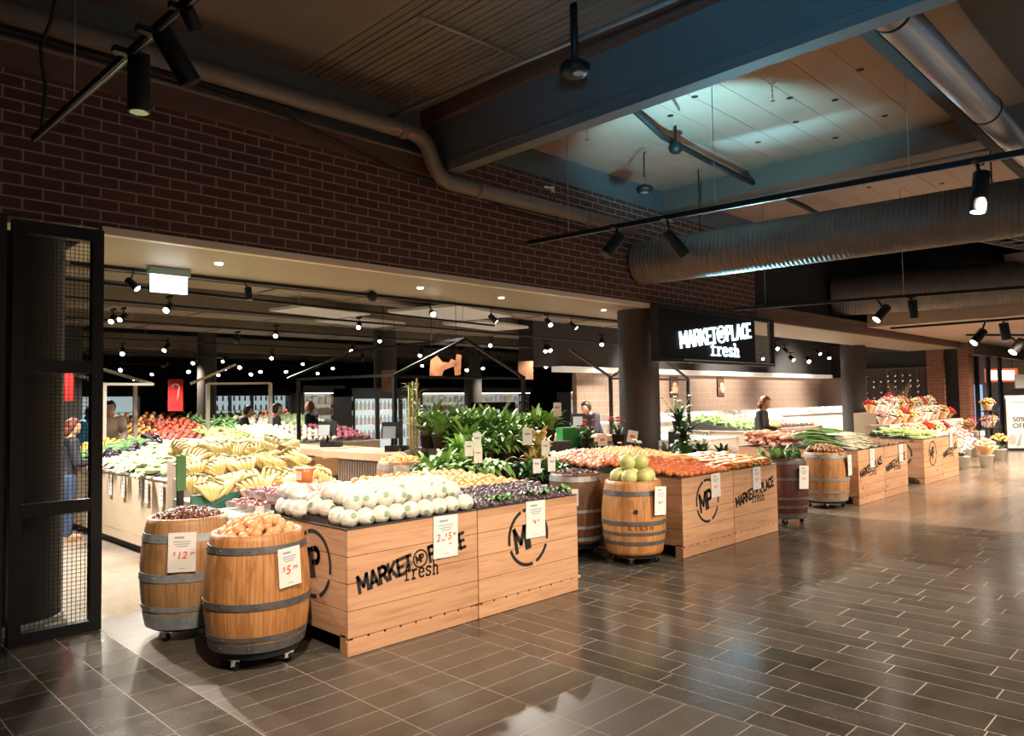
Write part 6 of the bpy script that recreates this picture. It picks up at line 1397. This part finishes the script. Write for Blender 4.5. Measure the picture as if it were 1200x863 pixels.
def person(label, loc, rz, H, top, legs, hair, arms, lean=.0, headtilt=.2, hairlen=.0, held=None, coat=0.0, skirt=None, body=1.0, stride=.0, shoe=None):
    """faces local +X; arms: (elbow, wrist) offsets for left and right in local metres of a 1.7 m figure"""
    t = T('person', label, 'person', loc, rz); t.scale = (H/1.7,)*3
    L = Matrix.Rotation(lean, 3, 'Y'); hip = Vector((0, 0, .92)); up_ = lambda x, y, z: tuple(hip+L @ (Vector((x, y, z))-hip))
    pelvis = (0, 0, .92); waist = up_(.0, 0, 1.08); chest = up_(.0, 0, 1.30); neck = up_(.015, 0, 1.46); 
    hc = Vector(up_(.045, 0, 1.60)); chains = [[(up_(0, 0, 1.38), .06), (neck, .052), (tuple(hc), .05)]]
    rings = [(up_(0, 0, .84), .08*body, .12*body), (pelvis, .115*body, .155*body), (waist, .10*body, .135*body), (up_(.01, 0, 1.20), .115*body, .15*body), (chest, .115*body, .155*body), (up_(0, 0, 1.39), .085*body, .13*body), (up_(0, 0, 1.44), .05, .08)]
    armp = {}
    for s, key in ((1, 'l'), (-1, 'r')):
        sh = up_(0, s*.175*body, 1.395); el = up_(*[a+b for a, b in zip((0, s*.185, 1.375), arms[key][0])]); wr = up_(*[a+b for a, b in zip((0, s*.185, 1.375), arms[key][1])])
        armp[key] = (Vector(sh), Vector(el), Vector(wr)); chains.append([(up_(0, s*.10, 1.385), .06), (sh, .062), (el, .043), (wr, .029)])
        kx = stride*s; hp = (0, s*.09, .86); kn = (.03+kx*.5, s*.095, .49); an = (-.01+kx, s*.10, .09)
        chains.append([(hp, .092), (kn, .058), (an, .040), ((.13+kx, s*.115, .04), .032)])
    b = chain_mesh(chains); torso(b, rings)
    R = (Matrix.Rotation(lean+headtilt, 3, 'Y'))
    def skull(d, u, v):
        k = 1.0
        if d.z < -.1: k -= .16*(-d.z-.1)*(1.2 if abs(d.y) > .3 else .6)
        return k
    b.ball(hc, (.106, .083, .128), 24, 18, 0, skull, R)
    P = lambda x, y, z: hc+R @ Vector((x, y, z))
    b.tube([P(.085, 0, .02), P(.105, 0, -.005), P(.118, 0, -.028), P(.09, 0, -.036)], [.010, .012, .016, .010], 8)       # nose
    b.ball(P(.082, 0, -.066), (.016, .026, .008), 8, 6, 0, None, R); b.ball(P(.075, 0, -.10), (.02, .022, .016), 8, 6, 0, None, R)  # mouth, chin
    for s in (1, -1):
        b.ball(P(-.005, s*.076, -.005), (.018, .010, .028), 8, 6, 0, None, R)                                               # ear
        b.ball(P(.082, s*.030, .036), (.014, .024, .007), 8, 6, 0, None, R)                                                 # brow
    for s, key in ((1, 'l'), (-1, 'r')):
        sh, el, wr = armp[key]; d = (wr-el).normalized(); sd = Vector((0, s, 0)); sd = (sd-d*sd.dot(d)).normalized(); nn = d.cross(sd)
        cpt = wr+d*.045; b.tube([wr-d*.01, wr+d*.03, wr+d*.085], [.024, .034, .034], 10)
        for k, (o_, ln) in enumerate([(-.030, .058), (-.010, .072), (.010, .068), (.028, .052)]):
            p0 = wr+d*.08+sd*o_; p1 = p0+d*ln*.55+nn*.008; p2 = p1+d*ln*.35+nn*.022*(-1 if nn.z > 0 else 1); b.tube([p0, p1, p2], [.0095, .009, .007], 7)
        b.tube([wr+d*.03-sd*.024, wr+d*.065-sd*.052, wr+d*.095-sd*.058], [.012, .011, .008], 7)
    fuse(b, 'body', SKIN, t, .010)
    b = MB()
    for s in (1, -1): b.ball(P(.0885, s*.030, .012), (.008, .012, .007), 10, 6, 0, None, R)
    b.build('eyes', INK, t)
    MB().ball(P(.0835, 0, -.064), (.017, .024, .004), 10, 6, 0, None, R).build('lips', mat('lips', (.50, .18, .15), .5), t)
    g = .017
    ch = []
    for key in ('l', 'r'):
        sh, el, wr = armp[key]; ch.append([(up_(0, (.10 if key == 'l' else -.10), 1.385), .066+g), (tuple(sh), .066+g), (tuple(el), .050+g), (tuple(wr-(wr-el).normalized()*.015), .036+g)])
    b = chain_mesh(ch); rj = [(c, x+g, y+g) for c, x, y in rings[1:]]; rj[-1] = (up_(.01, 0, 1.45), .058+g, .075+g)
    torso(b, [(up_(0, 0, .90-coat), .125*body+g, .165*body+g)]+rj); fuse(b, 'jacket', top, t, .014)
    ch = []
    for s in (1, -1):
        kx = stride*s; ch.append([((0, s*.085, .88), .108*body), ((.03+kx*.5, s*.095, .49), .074), ((-.01+kx, s*.10, .09), .058)])
    b = chain_mesh(ch); torso(b, [((0, 0, .82), .10*body, .15*body), ((0, 0, .92), .128*body, .168*body), (up_(0, 0, 1.00), .12*body, .155*body)]); fuse(b, 'trousers', legs, t, .014)
    for s in (1, -1):
        kx = stride*s; b = MB().ball((.06+kx, s*.108, .042), (.14, .055, .058), 14, 8); b.box(-.07+kx, .185+kx, s*.108-.045, s*.108+.045, 0, .02); b.build('shoe', shoe or BLACK, t)
    def hairf(d, u, v):
        return 1.0 if (d.z > -.02 or d.x < .1) else .80
    b = MB(); nb_ = len(b.v); b.ball(P(-.018, 0, .020), (.109, .097, .124), 22, 14, 0, lambda d, u, v: (1.0+.03*math.sin(9*u)) if (d.x < .25 or d.z > .55) else .55, R)
    if hairlen: b.ball(P(-.055, 0, -.05-hairlen*.5), (.062, .085, .07+hairlen*.6), 16, 10, 0, None, R)
    b.build('hair', hair, t)
    if held:
        sh, el, wr = armp['r']; d = (wr-el).normalized(); MB().obox(wr+d*.10+Vector((.01, .03, .02)), (.012, .075, .15), Matrix.Rotation(-.6, 3, 'Y')).build('telephone', BLACK, t)
    return t
JK = mat('black_quilted_jacket', (.007, .007, .009), .6, col2=(.013, .012, .015), scale=12, bump=.4); JN = mat('blue_jeans', (.035, .06, .12), .8); DK = mat('dark_trousers', (.015, .015, .018), .8)
HB = mat('dark_hair', (.02, .012, .008), .5); HR = mat('auburn_hair', (.20, .055, .02), .45); BL = mat('bright_blue_shirt', (.05, .30, .62), .7); BG = mat('beige_jacket', (.50, .40, .30), .7); NV = mat('dark_navy_top', (.02, .022, .032), .7)
hold = {'l': ((.06, .03, -.27), (.30, -.06, -.30)), 'r': ((.06, -.03, -.27), (.31, .05, -.26))}
down = {'l': ((-.02, .05, -.29), (.05, .05, -.55)), 'r': ((-.02, -.05, -.29), (.05, -.05, -.55))}
reach = {'l': ((.18, .05, -.22), (.42, .0, -.30)), 'r': ((.18, -.05, -.22), (.42, .0, -.34))}
person('woman with auburn hair in black quilted jacket looking down among the produce', (12.95, 6.50, 0), -1.3, 1.60, JK, DK, HR, hold, .10, .42, .035, coat=.12)
person('person in dark jacket and jeans behind the wire mesh, looking at a phone', (2.62, 10.35, 0), .1, 1.46, NV, JN, mat('reddish_hair', (.16, .045, .03), .5), hold, .06, .4, .03, held=True, shoe=mat('tan_shoe', (.42, .26, .16), .6))
person('man with black hair in beige and dark jacket behind the produce on the left', (4.35, 14.45, 0), -1.9, 1.72, BG, DK, HB, reach, .12, .3)
person('person in a bright blue shirt behind the pale frame on the left', (4.40, 15.7, 0), 1.9, 1.62, BL, DK, HB, down, .0, .1)
person('dark figure leaning over the produce right of the warm grey column', (7.0, 15.1, 0), -.4, 1.62, NV, DK, HB, reach, .28, .2)
person('person in dark top behind the black gable post', (7.42, 14.35, 0), -.2, 1.62, NV, DK, HB, down, .05, .2)
person('person in black top with fair hair beside the coloured packets', (8.6, 14.9, 0), 2.2, 1.66, NV, DK, mat('fair_hair', (.34, .16, .07), .5), down, .0, .1)
person('person in black bending over the checkout left of the sign column', (11.62, 9.2, 0), 2.9, 1.62, NV, DK, HB, reach, .42, .1)
